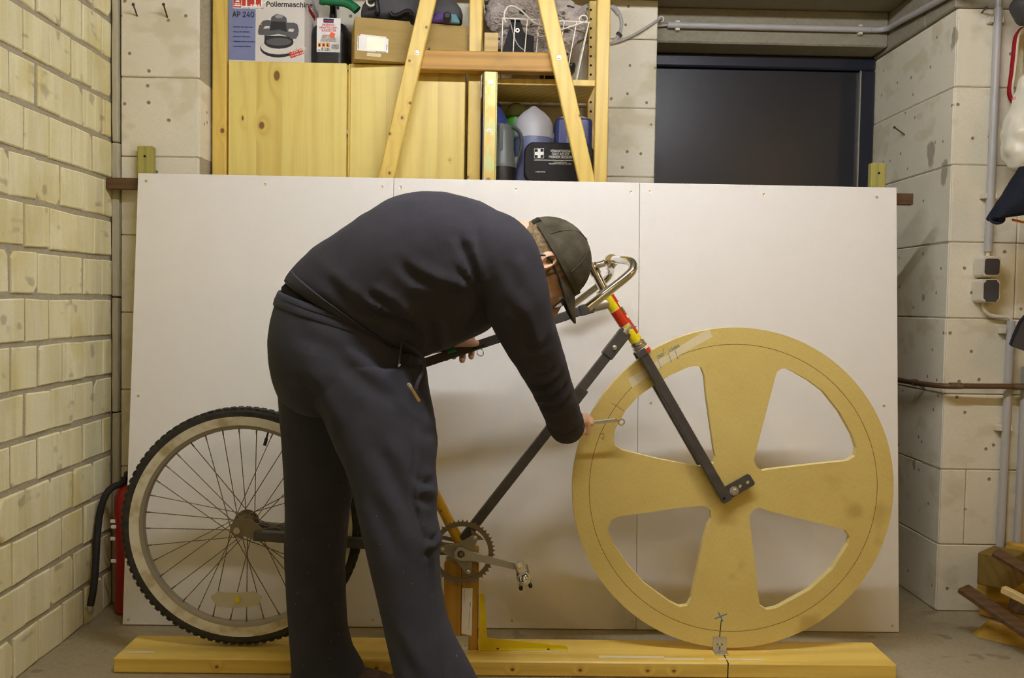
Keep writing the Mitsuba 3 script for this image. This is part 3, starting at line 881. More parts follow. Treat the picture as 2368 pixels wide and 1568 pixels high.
def wrap(s0, s1, a0, a1, mat, name, lab, lift=0.0009):
    """A painted patch on the tube: along s, around from angle a0 to a1 (0 faces the camera)."""
    dd, ss, uu = frame(hdir, (0, -1, 0))
    n = 8
    outer, inner = [], []
    for a in np.linspace(a0, a1, n):
        r_ = math.cos(a) * uu - math.sin(a) * ss
        outer.append(r_)
    v = [h0 + hdir * s * HL + o * (HR + lift) for s in (s0, s1) for o in outer] + [h0 + hdir * s * HL + o * (HR - 0.001) for s in (s0, s1) for o in outer]
    return obj(name, hull(v), mat, hd, label=lab)


wrap(0.355, 0.36, -1.5, 1.5, 'cream_paint', 'line', 'thin pale line')
wrap(0.655, 0.665, -1.5, 1.5, 'cream_paint', 'line', 'thin pale line')
wrap(0.10, 0.38, 0.55, 1.5, 'head_red', 'patch', 'red curl')
wrap(0.64, 0.88, 0.55, 1.5, 'head_red', 'patch', 'red curl')
wrap(0.26, 0.36, 0.75, 1.4, 'cream_paint', 'patch', 'pale emblem', 0.0014)
wrap(0.36, 0.46, 0.75, 1.4, 'head_green', 'patch', 'green emblem', 0.0014)
wrap(0.46, 0.52, 0.75, 1.4, 'head_red', 'patch', None, 0.0016)
wrap(0.52, 0.58, 0.75, 1.4, 'cream_paint', 'patch', 'pale emblem', 0.0014)
obj('headset_cup', lathe([(0.017, 0), (0.0215, 0.003), (0.0215, 0.010), (0.019, 0.012), (0.0225, 0.014), (0.0225, 0.021), (0.018, 0.022)], h0 + hdir * (HL - 0.001), hdir, 28), 'chrome', hd, smooth=30)
obj('headset_top', lathe([(0.020, -0.012), (0.021, -0.004), (0.018, 0.0)], h0 + hdir * 0.001, hdir, 24), 'chrome', hd, smooth=30)
obj('reflector_wire', tube(spline([B(1455, 765, 0.0), B(1466, 760, 0.0), B(1471, 755, 0), B(1466, 757, 0)], 10), 0.0012, 6), 'ink', hd)

fk = bike + '__fork'
e = h0 + hdir * (HL + 0.021)
obj('band', lathe([(0.0205, 0), (0.0205, 0.008)], e, hdir, 24), 'cream_paint', fk, smooth=30, label='white band')
obj('band', lathe([(0.0205, 0.008), (0.0205, 0.021)], e, hdir, 24), 'head_red', fk, smooth=30, label='red band')
obj('crown', bar(B(1484, 818, -0.052), B(1484, 818, 0.052), 0.030, 0.020, 0.002, hdir), 'steel_tube', fk)
FD = 0.038
for s in (-1, 1):
    p0, p1 = at(1484, 815, BY + s * FD), at(1681, 1158, BY + s * FD)
    if s > 0:
        p0, p1 = p0, p1
        q0_, q1_ = at(1484, 815, BY - FD), at(1681, 1158, BY - FD)
        p0, p1 = q0_ + np.array([0, 2 * FD, 0]), q1_ + np.array([0, 2 * FD, 0])
    obj('blade', bar(p0, p1, 0.0265, 0.026, 0.002, (0, -1, 0)), 'steel_tube', fk)
    yy = BY + s * (FD - 0.004)
    pl = Polygon([(q[0], q[2]) for q in (at(x, y, BY - FD) for x, y in ((1672, 1129), (1729, 1097), (1735, 1099), (1746, 1117), (1744, 1122), (1688, 1155)))])
    for hx, hy in ((1712.5, 1125), (1730, 1116), (1697.5, 1135.5)):
        c = at(hx, hy, BY - FD)
        pl = pl.difference(Point(c[0], c[2]).buffer(0.0052))
    obj('axle_plate', xz_extrude(pl, yy - 0.003, yy + 0.003), 'steel_tube', fk)
c = at(1697.5, 1135.5, BY - FD)
obj('washer', lathe([(0.0125, 0), (0.0125, 0.002)], (c[0], BY - FD + 0.001, c[2]), (0, -1, 0), 24), 'dull_metal', fk)
obj('bolt', lathe([(0.0085, 0.002), (0.0085, 0.008), (0.006, 0.0092)], (c[0], BY - FD + 0.001, c[2]), (0, -1, 0), 6), 'zinc', fk)
obj('axle', tube([(c[0], BY - FD, c[2]), (c[0], BY + FD, c[2])], 0.005, 12), 'dull_metal', fk)
c = at(1674.5, 1153, BY - FD - 0.013)
obj('hole', lathe([(0.0048, -0.002), (0.0048, 0.0004)], (c[0], BY - FD - 0.013, c[2]), (0, -1, 0), 12), 'ink', fk)
c = at(1506, 868, BY - FD - 0.013)

# stem and bar
sm = bike + '__stem'
obj('quill', tube([B(1407, 690), B(1372, 622)], 0.0125, 20), 'chrome', sm, smooth=30)
obj('head', tube([B(1379, 635), B(1366, 611)], 0.0155, 20), 'chrome', sm, smooth=30)
obj('extension', tube(spline([B(1368, 616), B(1384, 613), B(1409, 604)], 8), [0.0115, 0.0105, 0.0095, 0.009, 0.009, 0.0095, 0.0105, 0.012], 16), 'chrome', sm, smooth=30)
obj('clamp', lathe([(0.0175, -0.022), (0.0185, -0.018), (0.0185, 0.018), (0.0175, 0.022)], B(1412, 604), axis, 24), 'chrome', sm, smooth=30)
obj('clamp_bolt', lathe([(0.004, -0.008), (0.004, 0.008)], B(1417, 614, -0.02), hdir, 8), 'dull_metal', sm)
hb = bike + '__handlebar'
ctr = B(1413, 604)
from scipy.interpolate import PchipInterpolator
kn_ = np.array([ctr, ctr + [0.003, -0.04, 0.001], at(1422, 601, BY - 0.09), at(1440, 601, BY - 0.16), at(1456, 604, BY - 0.20), at(1465, 613, BY - 0.22), at(1464, 624, BY - 0.23), at(1456, 634, BY - 0.235), at(1446, 643, BY - 0.238), at(1425, 659.5, BY - 0.242), at(1390, 687, BY - 0.247), at(1358, 712, BY - 0.25)])
tk_ = np.concatenate([[0], np.cumsum(np.linalg.norm(np.diff(kn_, axis=0), axis=1))])
near = np.column_stack([PchipInterpolator(tk_, kn_[:, i])(np.linspace(0, tk_[-1], 60)) for i in range(3)])
for _ in range(3): near[1:-1] = (near[:-2] + 2 * near[1:-1] + near[2:]) / 4
pos = near[-1] - near[-8]; pos /= np.linalg.norm(pos)
mir = near * np.array([1, -1, 1]) + np.array([0, 2 * BY, 0])
obj('tube', tube(np.vstack([near[::-1], mir[1:]]), 0.0111, 18, caps=False), 'chrome', hb, smooth=30)
for end in (near[-1], mir[-1]):
    dd = pos if end is near[-1] else pos * np.array([1, -1, 1])
    obj('end_ring', ring([(0.0111, 0), (0.0111, 0.001), (0.0085, 0.001), (0.0085, 0)], end, dd, 18), 'dull_metal', hb)
    obj('bore', lathe([(0.0085, -0.004), (0.0085, -0.002)], end, dd, 18), 'ink', hb)

# chainset
cs = bike + '__chainset'
cc = at(1069, 1277, BY - 0.048)
CR = 76.5 / FOCAL * (BY - 0.048)
pts = []
NT = 46
for i in range(NT):
    for fr_, rr in ((0.0, 0.940), (0.28, 0.945), (0.42, 1.0), (0.58, 1.0), (0.72, 0.945)):
        a = 2 * math.pi * (i + fr_) / NT
        pts.append((cc[0] + CR * rr * math.cos(a), cc[2] + CR * rr * math.sin(a)))
cring = Polygon(pts)
base = Point(cc[0], cc[2])
AR = [math.radians(q) for q in (51, 169, -71)]
P2 = lambda r, a: (cc[0] + CR * r * math.cos(a), cc[2] + CR * r * math.sin(a))
web = [cring.difference(base.buffer(CR * 0.80))]
for a in AR:
    for d_ in (-0.62, 0.62):
        web.append(Polygon([P2(0.50, a), P2(0.74, a + 0.10 * np.sign(d_)), P2(0.88, a + d_ * 1.10), P2(0.88, a + d_ * 0.70)]).buffer(0).convex_hull)
    web.append(Point(*P2(0.60, a)).buffer(CR * 0.13))
obj('chainring', xz_extrude(unary_union(web).buffer(0.001).buffer(-0.001), BY - 0.050, BY - 0.0465), 'dark_metal', cs, label='toothed chainring')
sp_ = [base.buffer(CR * 0.28)]
for a in AR:
    sp_.append(Polygon([P2(0.30, a - 1.1), P2(0.66, a - 0.13), P2(0.70, a), P2(0.66, a + 0.13), P2(0.30, a + 1.1)]).buffer(0))
obj('spider', xz_extrude(round_poly(unary_union(sp_), 0.003), BY - 0.0565, BY - 0.0505), 'rim_mat', cs)
for a in AR:
    obj('chainring_bolt', lathe([(0.0052, 0), (0.0052, 0.002), (0.003, 0.003)], (P2(0.61, a)[0], BY - 0.0565, P2(0.61, a)[1]), (0, -1, 0), 10), 'zinc', cs)
obj('axle_end', lathe([(0.008, -0.072), (0.008, 0.07)], (cc[0], BY, cc[2]), axis, 16), 'dark_metal', cs)
YA = BY - 0.064
ka, kb = at(1066, 1280, YA), at(1194, 1309, YA)
dk = (kb - ka) / np.linalg.norm(kb - ka)
nk = np.array([-dk[2], 0, dk[0]])
armp = Polygon([tuple((ka + dk * t_ * 0.001 + nk * w_ * 0.001)[[0, 2]]) for t_, w_ in ((-17, 0), (-12, 13), (0, 17), (14, 14), (30, 9.5), (60, 8.5), (150, 7.5), (158, 6), (160, 0), (158, -6), (150, -7.5), (60, -8.5), (30, -10), (14, -15), (0, -17), (-12, -13))])
obj('crank_arm', xz_extrude(armp.buffer(0.001), YA - 0.007, YA + 0.006), 'dull_metal', cs, label='polished aluminium crank arm')
obj('crank_bolt', cat(ring([(0.006, 0), (0.0095, 0), (0.0095, 0.001), (0.006, 0.001)], (ka[0], YA - 0.007, ka[2]), (0, -1, 0), 16), lathe([(0.0068, -0.003), (0.0068, 0.0004)], (ka[0], YA - 0.007, ka[2]), (0, -1, 0), 12)), 'black_plastic', cs)
k2 = ka - dk * 0.165 + np.array([0, 0.128, 0])
obj('crank_arm', bar(ka + np.array([0, 0.128, 0]), k2, 0.014, 0.019, 0.002, (0, 1, 0)), 'dull_metal', cs)
pd = bike + '__pedal'
pa = at(1196, 1312, BY - 0.12)
dn = at(1213, 1350, BY - 0.12) - pa; dn /= np.linalg.norm(dn)
sd = np.array([dn[2], 0, -dn[0]])
pcn = at(1204, 1326, BY - 0.125)
obj('spindle', tube([at(1196, 1312, BY - 0.07), at(1206, 1330, BY - 0.185)], 0.006, 12), 'dull_metal', pd)
obj('body', bar(at(1206, 1342, BY - 0.085), at(1206, 1342, BY - 0.175), 0.020, 0.030, 0.006, dn), 'dull_metal', pd)
obj('end_cap', lathe([(0.0180, 0), (0.0175, 0.006), (0.0130, 0.0135), (0.006, 0.0172)], at(1212, 1338, BY - 0.172), (0, -1, 0), 20), 'chrome', pd, smooth=60)
obj('cage', bar(at(1204, 1313, BY - 0.08), at(1204, 1313, BY - 0.172), 0.027, 0.034, 0.004, dn), 'dull_metal', pd)
obj('reflector', bar(at(1201, 1308, BY - 0.172), at(1201, 1308, BY - 0.1745), 0.011, 0.013, 0.001, dn), 'tape_mat', pd, label='pale yellow pedal reflector')
for dxx in (-1, 1):
    obj('side_plate', bar(at(1207 + dxx * 12, 1318 - dxx * 4, BY - 0.128), at(1214 + dxx * 12, 1346 - dxx * 3, BY - 0.128), 0.075, 0.003, 0.001, sd), 'dark_metal', pd)
    obj('foot', bar(at(1214 + dxx * 11, 1352 - dxx * 3, BY - 0.16), at(1217 + dxx * 11, 1362 - dxx * 3, BY - 0.16), 0.012, 0.010, 0.003, sd), 'black_rubber', pd)

# ------------------------------------------------------------------ stand and brackets on the plank
st = thing('wooden_stand', 'stacked wooden block standing on the plank under the bottom bracket', 'stand')
SF = 2.4445
x0, x1 = at(1026, 1400, SF)[0], at(1106, 1400, SF)[0]
xm = at(1066, 1400, SF)[0]
zt1, zt2 = bb[2] - 0.024, at(1100, 1265, SF)[2]
obj('plate', box(x0, xm - 0.0006, SF, SF + 0.018, KT, zt1, 0.002), 'block_wood', st)
obj('plate', box(xm + 0.0006, x1, SF + 0.002, SF + 0.020, KT, zt1, 0.002), 'block_wood', st)
obj('block', box(bb[0] + 0.024, x1 - 0.0005, SF + 0.0022, SF + 0.0198, zt1 + 0.0005, zt2, 0.002), 'raw_wood', st)
obj('block', box(x0 + 0.002, x1 - 0.001, SF + 0.020, SF + 0.058, KT, at(1066, 1300, SF)[2], 0.002), 'raw_wood', st)
a, b = at(1069, 1362, SF), at(1095, 1470, SF)
obj('tape', xz_extrude(px_poly([(1069, 1360), (1093, 1360), (1091, 1470), (1067, 1465)], SF + 0.002), SF + 0.0012, SF + 0.002), 'bright_white', st, label='strip of white tape with faint writing')
obj('pen_marks', cat(strip([(1088, 1392), (1087, 1403)], 0.0013, SF + 0.0012, SF + 0.0006), strip([(1074, 1363), (1073, 1395)], 0.0009, SF + 0.0012, SF + 0.0006), strip([(1086, 1412), (1084, 1455)], 0.0009, SF + 0.0012, SF + 0.0006)), 'blue_ink', st)
zb_ = thing('hinge_bracket', 'small zinc angle plate screwed to the stand beside the trouser leg', 'bracket')
a, b = at(1050, 1470, SF), at(1083, 1505, SF)
obj('plate', box(a[0], b[0], SF - 0.002, SF - 0.0002, KT + 0.001, a[2], 0.0006), 'zinc', zb_)
obj('foot', box(a[0], b[0], SF - 0.030, SF - 0.002, KT + 0.0002, KT + 0.002, 0.0006), 'zinc', zb_)
obj('screw', lathe([(0.004, 0), (0.003, 0.0015)], (b[0] - 0.008, SF - 0.002, KT + 0.014), (0, -1, 0), 10), 'dull_metal', zb_)

yb = thing('shelf_bracket', 'yellow painted steel angle bracket on the plank against the wooden stand', 'bracket')
YY = 2.455
ax = x1 + 0.002
zf = KT + 0.0005
top = at(1116, 1372, YY)[2]
xe = at(1313, 1495, YY)[0]
obj('upright', box(ax, ax + 0.003, YY - 0.014, YY + 0.014, zf, top, 0.0008), 'yellow_paint', yb)
obj('foot', box(ax, xe, YY - 0.014, YY + 0.014, zf, zf + 0.003, 0.0008), 'yellow_paint', yb)
gus = Polygon([(ax + 0.003, zf + 0.003), (xe - 0.002, zf + 0.003), (xe - 0.004, zf + 0.010), (ax + 0.024, zf + 0.030), (ax + 0.014, top), (ax + 0.003, top)])
obj('web', xz_extrude(gus, YY - 0.0012, YY + 0.0012), 'yellow_paint', yb)
for hx in (1151, 1267):
    c = ground(hx, 1494, zf + 0.003)
    obj('hole', lathe([(0.004, -0.001), (0.004, 0.0005)], (c[0], YY - 0.008, zf + 0.003), (0, 0, 1), 10), 'ink', yb)

wb = thing('angle_bracket', 'small zinc angle bracket holding the big wooden wheel to the plank', 'bracket')
a, b = at(1649, 1472, wy0), at(1679, 1500, wy0)
sl = sbox(a[0], KT + 0.0005, b[0], a[2])
cx_, cz_ = (a[0] + b[0]) / 2, KT + 0.019
slot = LineString([(cx_ - 0.006, cz_), (cx_ + 0.006, cz_)]).buffer(0.003)
obj('plate', xz_extrude(sl.difference(slot), wy0 - 0.0032, wy0 - 0.0010), 'zinc', wb)
obj('foot', box(a[0], b[0], wy0 - 0.032, wy0 - 0.001, KT + 0.0004, KT + 0.0026, 0.0006), 'zinc', wb)
obj('screw', lathe([(0.005, 0), (0.0035, 0.002)], (cx_, wy0 - 0.0032, cz_), (0, -1, 0), 10), 'zinc', wb)
obj('screw', lathe([(0.005, 0), (0.0035, 0.002)], (cx_, wy0 - 0.017, KT + 0.0026), (0, 0, 1), 10), 'zinc', wb)
obj('pen_line', box(cx_ - 0.001, cx_ + 0.001, wy0 - 0.0036, wy0 - 0.0031, KT + 0.004, KT + 0.016, 0.0001), 'ink', wb)
# ------------------------------------------------------------------ shelving in the niche
SY = 3.03                                                     # front plane of the shelving
S = lambda px, py, dy=0.0: at(px, py, SY + dy)
sh = thing('shelving_unit', 'tall pine shelving with perforated posts standing in the niche beside the dark door', 'shelf')
zt = CEIL - 0.02
pw = 0.046
posts = [S(491, 200)[0] + 0.001, S(1083, 200)[0], S(1377, 200)[0]]
for i, x in enumerate(posts):
    w = [0.0455, 0.043, 0.044][i]
    for y0 in (SY - 0.006, YB - 0.054):
        obj('post', box(x, x + w, y0, y0 + 0.032, 0.0, zt if (i != 2 or y0 < 3.1) else at(1360, 12, YB)[2], 0.003), 'pine_post', sh)
    if i == 2:
        for yy in range(34, 300, 21):
            z = at(1358, yy, YB)[2]
            obj('peg_hole', lathe([(0.0042, -0.001), (0.0042, 0.0006)], (at(1366, yy, YB - 0.054)[0], YB - 0.054, z), (0, -1, 0), 8), 'ink', sh)
    obj('rung', box(x + 0.008, x + w - 0.008, SY + 0.026, YB - 0.054, 1.30, 1.34, 0.002), 'pine_post', sh)
zs1, zs2 = S(1260, 182)[2], S(1260, 419)[2]
xs0, xs1 = posts[1] + 0.044, posts[2] - 0.001
obj('shelf', box(xs0, xs1, SY + 0.002, YB - 0.056, zs1 - 0.021, zs1, 0.002), 'pine_post', sh)
obj('shelf', box(xs0, xs1, SY + 0.002, YB - 0.056, zs2 - 0.021, zs2, 0.002), 'pine_post', sh)

cabn = thing('cabinet', 'pale pine cabinet with two doors above the white board, left of the wooden trestle', 'cabinet')
zc1, zc0 = S(660, 143)[2], 1.0
xa, xb, xc_, xd = S(527.5, 280)[0], S(801, 280)[0], S(804.6, 280)[0], S(1075, 280)[0]
obj('carcass', box(xa + 0.004, xd - 0.002, SY + 0.020, YB - 0.056, zc0, zc1 - 0.002, 0.002), 'pine_post', cabn)
obj('door', box(xa, xb, SY, SY + 0.018, zc0, zc1, 0.0025), 'pine_door', cabn)
obj('door', box(xc_ + 0.006, xd, SY, SY + 0.018, zc0, zc1 - 0.001, 0.0025), 'pine_door', cabn)
obj('edge_strip', box(xc_, xc_ + 0.0055, SY + 0.003, SY + 0.018, zc0, zc1 - 0.001, 0.0015), 'pine_post', cabn)
for yy in (155, 305):
    obj('hinge', box(xb + 0.0003, xc_ - 0.0003, SY + 0.004, SY + 0.016, S(803, yy)[2] - 0.008, S(803, yy)[2] + 0.008, 0.001), 'dull_metal', cabn)

# wooden trestle in front of the shelving
ld = thing('wooden_trestle', 'wooden A-shaped trestle with a darker crossbar standing behind the white board', 'trestle')
LY = 2.945
L = lambda px, py, dy=0.0: at(px, py, LY + dy)


def rail(ta, tb, ba, bb_, yt, yb_):
    t, b = (L(ta, yt) + L(tb, yt)) / 2, (L(ba, yb_) + L(bb_, yb_)) / 2
    w = np.linalg.norm(L(tb, yt) - L(ta, yt)) * math.cos(math.atan2(abs(t[0] - b[0]), abs(t[2] - b[2])))
    d = (b - t) / (t[2] - b[2])
    top, foot = t + d * (t[2] - 2.075), t + d * (t[2] - 0.006)
    return obj('rail', bar(top, foot, w, 0.026, 0.003, (0, 1, 0)), 'ladder_wood', ld), t, d


rail(972, 1009, 875, 913, 0, 412)
rail(1242, 1281, 1337, 1378, 0, 424)
z0_, z1_ = L(1110, 160)[2], L(1110, 115)[2]
obj('crossbar', box(L(955, 140)[0], L(1300, 140)[0], LY + 0.0135, LY + 0.066, z0_, z1_, 0.003), 'crossbar_wood', ld, label='orange-brown worn crossbar')
for px_, py_ in ((964, 122), (1293, 133)):
    c = L(px_, py_, -0.013)
    obj('bolt', cat(lathe([(0.0075, 0), (0.0075, 0.0012)], c, (0, -1, 0), 20), lathe([(0.0052, 0.0012), (0.0052, 0.005), (0.003, 0.0055)], c, (0, -1, 0), 6)), 'zinc', ld)
a, b = L(1120, 70), L(1152, 115)
obj('peg', box(a[0], b[0], LY + 0.02, LY + 0.060, z1_ + 0.0005, a[2], 0.002), 'raw_wood', ld, label='square wooden peg above the crossbar')
a, b = L(1118, 172), L(1146, 420)
xm_ = (a[0] + b[0]) / 2 - 0.004
ch0, ch1 = L(1122, 300)[0] - 0.004, L(1148, 300)[0] - 0.003
zch = z0_ - 0.004
obj('channel', box(ch0, ch1, LY + 0.010, LY + 0.014, 0.9, zch, 0.001), 'zinc_yellow', ld, label='yellow zinc steel channel')
for xx in (ch0 - 0.004, ch1):
    obj('flange', box(xx, xx + 0.004, LY + 0.012, LY + 0.042, 0.9, zch, 0.001), 'dark_metal' if xx < ch1 else 'zinc_yellow', ld)
for px_, py_, m_ in ((1135, 190, 'zinc'), (1131, 303, 'bright_white'), (1129, 416, 'dark_metal')):
    c = L(px_, py_, 0.010)
    obj('bolt', cat(lathe([(0.0075, 0), (0.0075, 0.002)], c, (0, -1, 0), 20), lathe([(0.0042, 0.002), (0.0038, 0.0035)], c, (0, -1, 0), 12)), m_, ld)
p_ = L(1114, 173, 0.012)
obj('pin', tube([p_ + [0.006, 0, 0.0005], p_ + [0.001, 0, 0.0], p_ + [-0.001, 0, -0.003], L(1112, 227, 0.012)], 0.0024, 8), 'zinc', ld)

# ------------------------------------------------------------------ on the cabinet
ZT = zc1
GB = SY + 0.012
x0, x1 = at(528, 100, GB)[0], at(704, 100, GB)[0]
pb = thing('polisher_box', 'white and blue cardboard box of a polishing machine on top of the cabinet', 'box')
BW, BH = x1 - x0, 0.285
obj('carton', box(x0, x1, GB, GB + 0.235, ZT + 0.0005, ZT + BH, 0.0015), 'box_white', pb)
D = lambda px, py: (lambda q: (q[0], q[2]))(at(px, py, GB))
dp = lambda pts: Polygon([D(*p) for p in pts])
y_ = lambda k: (GB - 0.0006 * k, GB + 0.0002)
obj('blue_panel', xz_extrude(dp([(529, -30), (592, -30), (590, 140), (528.5, 138)]), *y_(1)), 'print_blue', pb, label='blue panel')
obj('logo', xz_extrude(dp([(539, -8), (606, -8), (605, 22), (539, 19)]), *y_(2)), 'bright_white', pb)
obj('logo_red', xz_extrude(unary_union([dp([(540, -7), (558.5, -7), (558, 18), (540, 17.5)]), dp([(560, -7), (605.5, -7), (605, 15), (560, 13.5)])]), *y_(3)), 'red_print', pb)
obj('logo_emblem', xz_extrude(unary_union([dp([(545, 5), (555, 5), (555, 3), (552, 1), (548, 1), (545, 3)]), dp([(543, 10.5), (556, 10.8), (556, 8.5), (543, 8)]), dp([(542, 14.5), (557, 15), (557, 12.5), (542, 12)])]), *y_(4)), 'bright_white', pb)
a = at(561.5, 13.2, GB)
obj('lettering', text('T.I.P.', 0.026, a[0], GB - 0.0016, a[2], True, squeeze=0.98), 'bright_white', pb)
a = at(561, 20.0, GB)
obj('lettering', text('TECHNIK + KOMPETENZ', 0.0042, a[0], GB - 0.0012, a[2]), 'print_mid', pb)
a = at(615, 14.5, GB)
obj('lettering', text('Poliermaschine', 0.0155, a[0], GB - 0.0002, a[2] - 0.0005, True, squeeze=0.99), 'print_dark', pb)
a = at(537, 39, GB)
obj('lettering', text('AP 240', 0.0175, a[0], GB - 0.0008, a[2], True, squeeze=0.85), 'print_dark', pb)
for i, s_ in enumerate(('Kraftvoller 120-Watt-Motor', 'Robust und handlich', 'Inklusive 2 Polierhauben', 'Müheloses Waxen und Polieren', 'Gleichmäßige Oberfläche')):
    a = at(540, 63.5 + 11.2 * i, GB)
    obj('lettering', text(s_, 0.0042, a[0], GB - 0.0008, a[2], True, squeeze=0.82 if len(s_) > 22 else 0.95), 'print_navy', pb)
    b_ = at(537, 62.5 + 11.2 * i, GB)
    obj('bullet', box(b_[0] - 0.001, b_[0] + 0.001, GB - 0.0012, GB, b_[2] - 0.001, b_[2] + 0.001, 0.0001), 'red_print', pb)
E_ = lambda cx, cy, rx, ry: affinity.scale(Point(0, 0).buffer(1, quad_segs=16), rx, ry)
el = lambda cx, cy, rx, ry: Polygon([D(cx + rx * math.cos(t_), cy + ry * math.sin(t_)) for t_ in np.linspace(0, 2 * math.pi, 40)[:-1]])
hnd = [(597, 74), (600, 60), (608, 49), (617, 47), (627, 48), (628, 40), (640, 33), (652, 35), (662, 41), (664, 53), (681, 53), (688, 57), (691, 68), (690, 80), (685, 89), (675, 90), (660, 82), (644, 78), (628, 81), (612, 81), (599, 80)]
obj('picture_pad', xz_extrude(el(644, 112, 42, 21), *y_(1)), 'print_dark', pb, label='printed picture of a black polisher')
obj('picture_pad', xz_extrude(el(645, 109, 41, 17), *y_(2)), 'box_white', pb)
obj('picture_disc', xz_extrude(unary_union([el(645, 98, 34, 15), dp([(612, 82), (677, 86), (678, 100), (612, 98)])]), *y_(3)), 'print_dark', pb)
obj('picture_disc', xz_extrude(el(645, 97, 29, 9), *y_(4)), 'print_mid', pb)
obj('picture_body', xz_extrude(dp(hnd).difference(unary_union([dp([(609, 65), (613, 60), (624, 60), (624, 66), (609, 67)]), dp([(666, 73), (668, 66), (680, 66), (681, 72), (677, 75)])])), *y_(5)), 'print_mid', pb)
obj('picture_body', xz_extrude(dp([(628, 50), (661, 52), (664, 75), (645, 69), (624, 72)]), *y_(6)), 'print_dark', pb)
obj('picture_knob', xz_extrude(el(645, 43, 16, 8), *y_(7)), 'print_mid', pb)
obj('picture_knob', xz_extrude(el(646, 39, 9, 4.5), *y_(8)), 'print_light', pb)
obj('picture_switch', xz_extrude(el(604, 57, 2.4, 2), *y_(7)), 'orange_print', pb)
obj('badge', xz_extrude(dp([(668, 122), (699, 111), (703, 124), (673, 135)]), *y_(4)), 'red_print', pb)
for s_, px_, py_, h_ in (('120 Watt', 674, 124.5, 0.0085), ('2 x mehr Kraft', 674.5, 131.5, 0.0048)):
    a = at(px_, py_, GB)
    m = text(s_, h_, 0, 0, 0, True)
    v = np.array(m.vertices); t_ = math.radians(17)
    v = np.stack([v[:, 0] * math.cos(t_) - v[:, 2] * math.sin(t_) + a[0], v[:, 1] + GB - 0.0025, v[:, 0] * math.sin(t_) + v[:, 2] * math.cos(t_) + a[2]], 1)
    obj('lettering', trimesh.Trimesh(v, m.faces, process=False), 'bright_white', pb)
obj('side_print', box(x1, x1 + 0.0008, GB + 0.06, GB + 0.17, ZT + 0.188, ZT + 0.206, 0.0001), 'strap_red', pb)

# jerry can
CY = 3.215
can = thing('fuel_canister', 'black plastic fuel canister with a white label beside the polisher box', 'canister')
cx0, cx1 = at(732, 100, CY)[0], at(814, 100, CY)[0]
cm, hw = (cx0 + cx1) / 2, (cx1 - cx0) / 2
zsh, ztop = at(770, 62, CY)[2], at(770, 22, CY)[2]


def rrect(w, h, r, n=8):
    out = []
    for sx, sy, a0 in ((1, 1, 0), (-1, 1, 90), (-1, -1, 180), (1, -1, 270)):
        for k in range(n + 1):
            a = math.radians(a0 + 90 * k / n)
            out.append((sx * (w - r) + r * math.cos(a), sy * (h - r) + r * math.sin(a)))
    return np.array(out)


def body_of(levels, cx, cy, n=8):
    """levels: (z, half width, half depth, corner radius) stacked into one closed body."""
    return loft([np.column_stack([rrect(w, d, min(r, w * 0.98, d * 0.98), n) + [cx, cy], np.full(4 * (n + 1), z)]) for z, w, d, r in levels])


H = zsh - ZT
obj('body', body_of([(ZT + 0.0005, hw - 0.006, 0.080, 0.02), (ZT + 0.008, hw, 0.086, 0.03), (ZT + H * 0.7, hw, 0.086, 0.03), (ZT + H * 0.86, hw * 0.97, 0.083, 0.035), (ZT + H * 0.96, hw * 0.82, 0.070, 0.04), (zsh + 0.004, hw * 0.55, 0.05, 0.035), (zsh + 0.010, hw * 0.20, 0.03, 0.02), (zsh + 0.022, 0.012, 0.022, 0.011), (ztop, 0.009, 0.02, 0.008)], cm - 0.004, CY), 'black_plastic', can, smooth=35)
obj('handle', tube(spline([(cm - 0.004, CY - 0.01, ztop - 0.004), (cm - 0.003, CY - 0.015, ztop + 0.03), (cm - 0.004, CY + 0.02, ztop + 0.06), (cm - 0.004, CY + 0.06, ztop + 0.02)], 14), 0.010, 10), 'black_plastic', can, smooth=40)
FY = CY - 0.086
lp = lambda px, py: (lambda q: (q[0], q[2]))(at(px, py, FY))
lpol = lambda pts: Polygon([lp(*p) for p in pts])
ly = lambda k: (FY - 0.0006 * k, FY + 0.0006)
obj('label', xz_extrude(lpol([(733, 41), (788, 42.5), (786.5, 121.5), (732.5, 120)]), *ly(1)), 'bright_white', can, label='white paper label')
obj('label_logo', xz_extrude(lpol([(748, 43), (772, 44), (771.5, 53), (748, 52.5)]), *ly(2)), 'print_navy', can)
a = lp(760, 51)
obj('label_logo', xz_extrude(lpol([(750, 47), (770, 48), (770, 50.5), (750, 49.5)]), *ly(3)), 'red_print', can)
for s_, py_, h_, sq_, bold in (('RESERVE-', 60, 0.0072, 0.95, True), ('KRAFTSTOFF-', 66.8, 0.0072, 0.93, True), ('KANISTER', 73.4, 0.0072, 0.98, True)):
    a = lp(760.5, py_)
    obj('lettering', text(s_, h_, a[0], FY - 0.0008, a[1], bold, 'c', squeeze=sq_), 'red_print', can)
a = lp(744, 85)
obj('lettering', text('JERRYCAN', 0.0062, a[0], FY - 0.0008, a[1], True, squeeze=0.85), 'red_print', can)
for s_, py_ in (('BIDON D\'ESSENCE', 89), ('VOOR BENZINE TOE', 92.7), ('BIDON DE GASOLINA', 96.3)):
    a = lp(759.5, py_)
    obj('lettering', text(s_, 0.0037, a[0], FY - 0.0008, a[1], False, 'c'), 'print_dark', can)
obj('price_sticker', xz_extrude(lpol([(761, 84), (766, 74), (776, 79), (771, 88.5)]), *ly(4)), 'sticker_orange', can, label='orange price sticker')
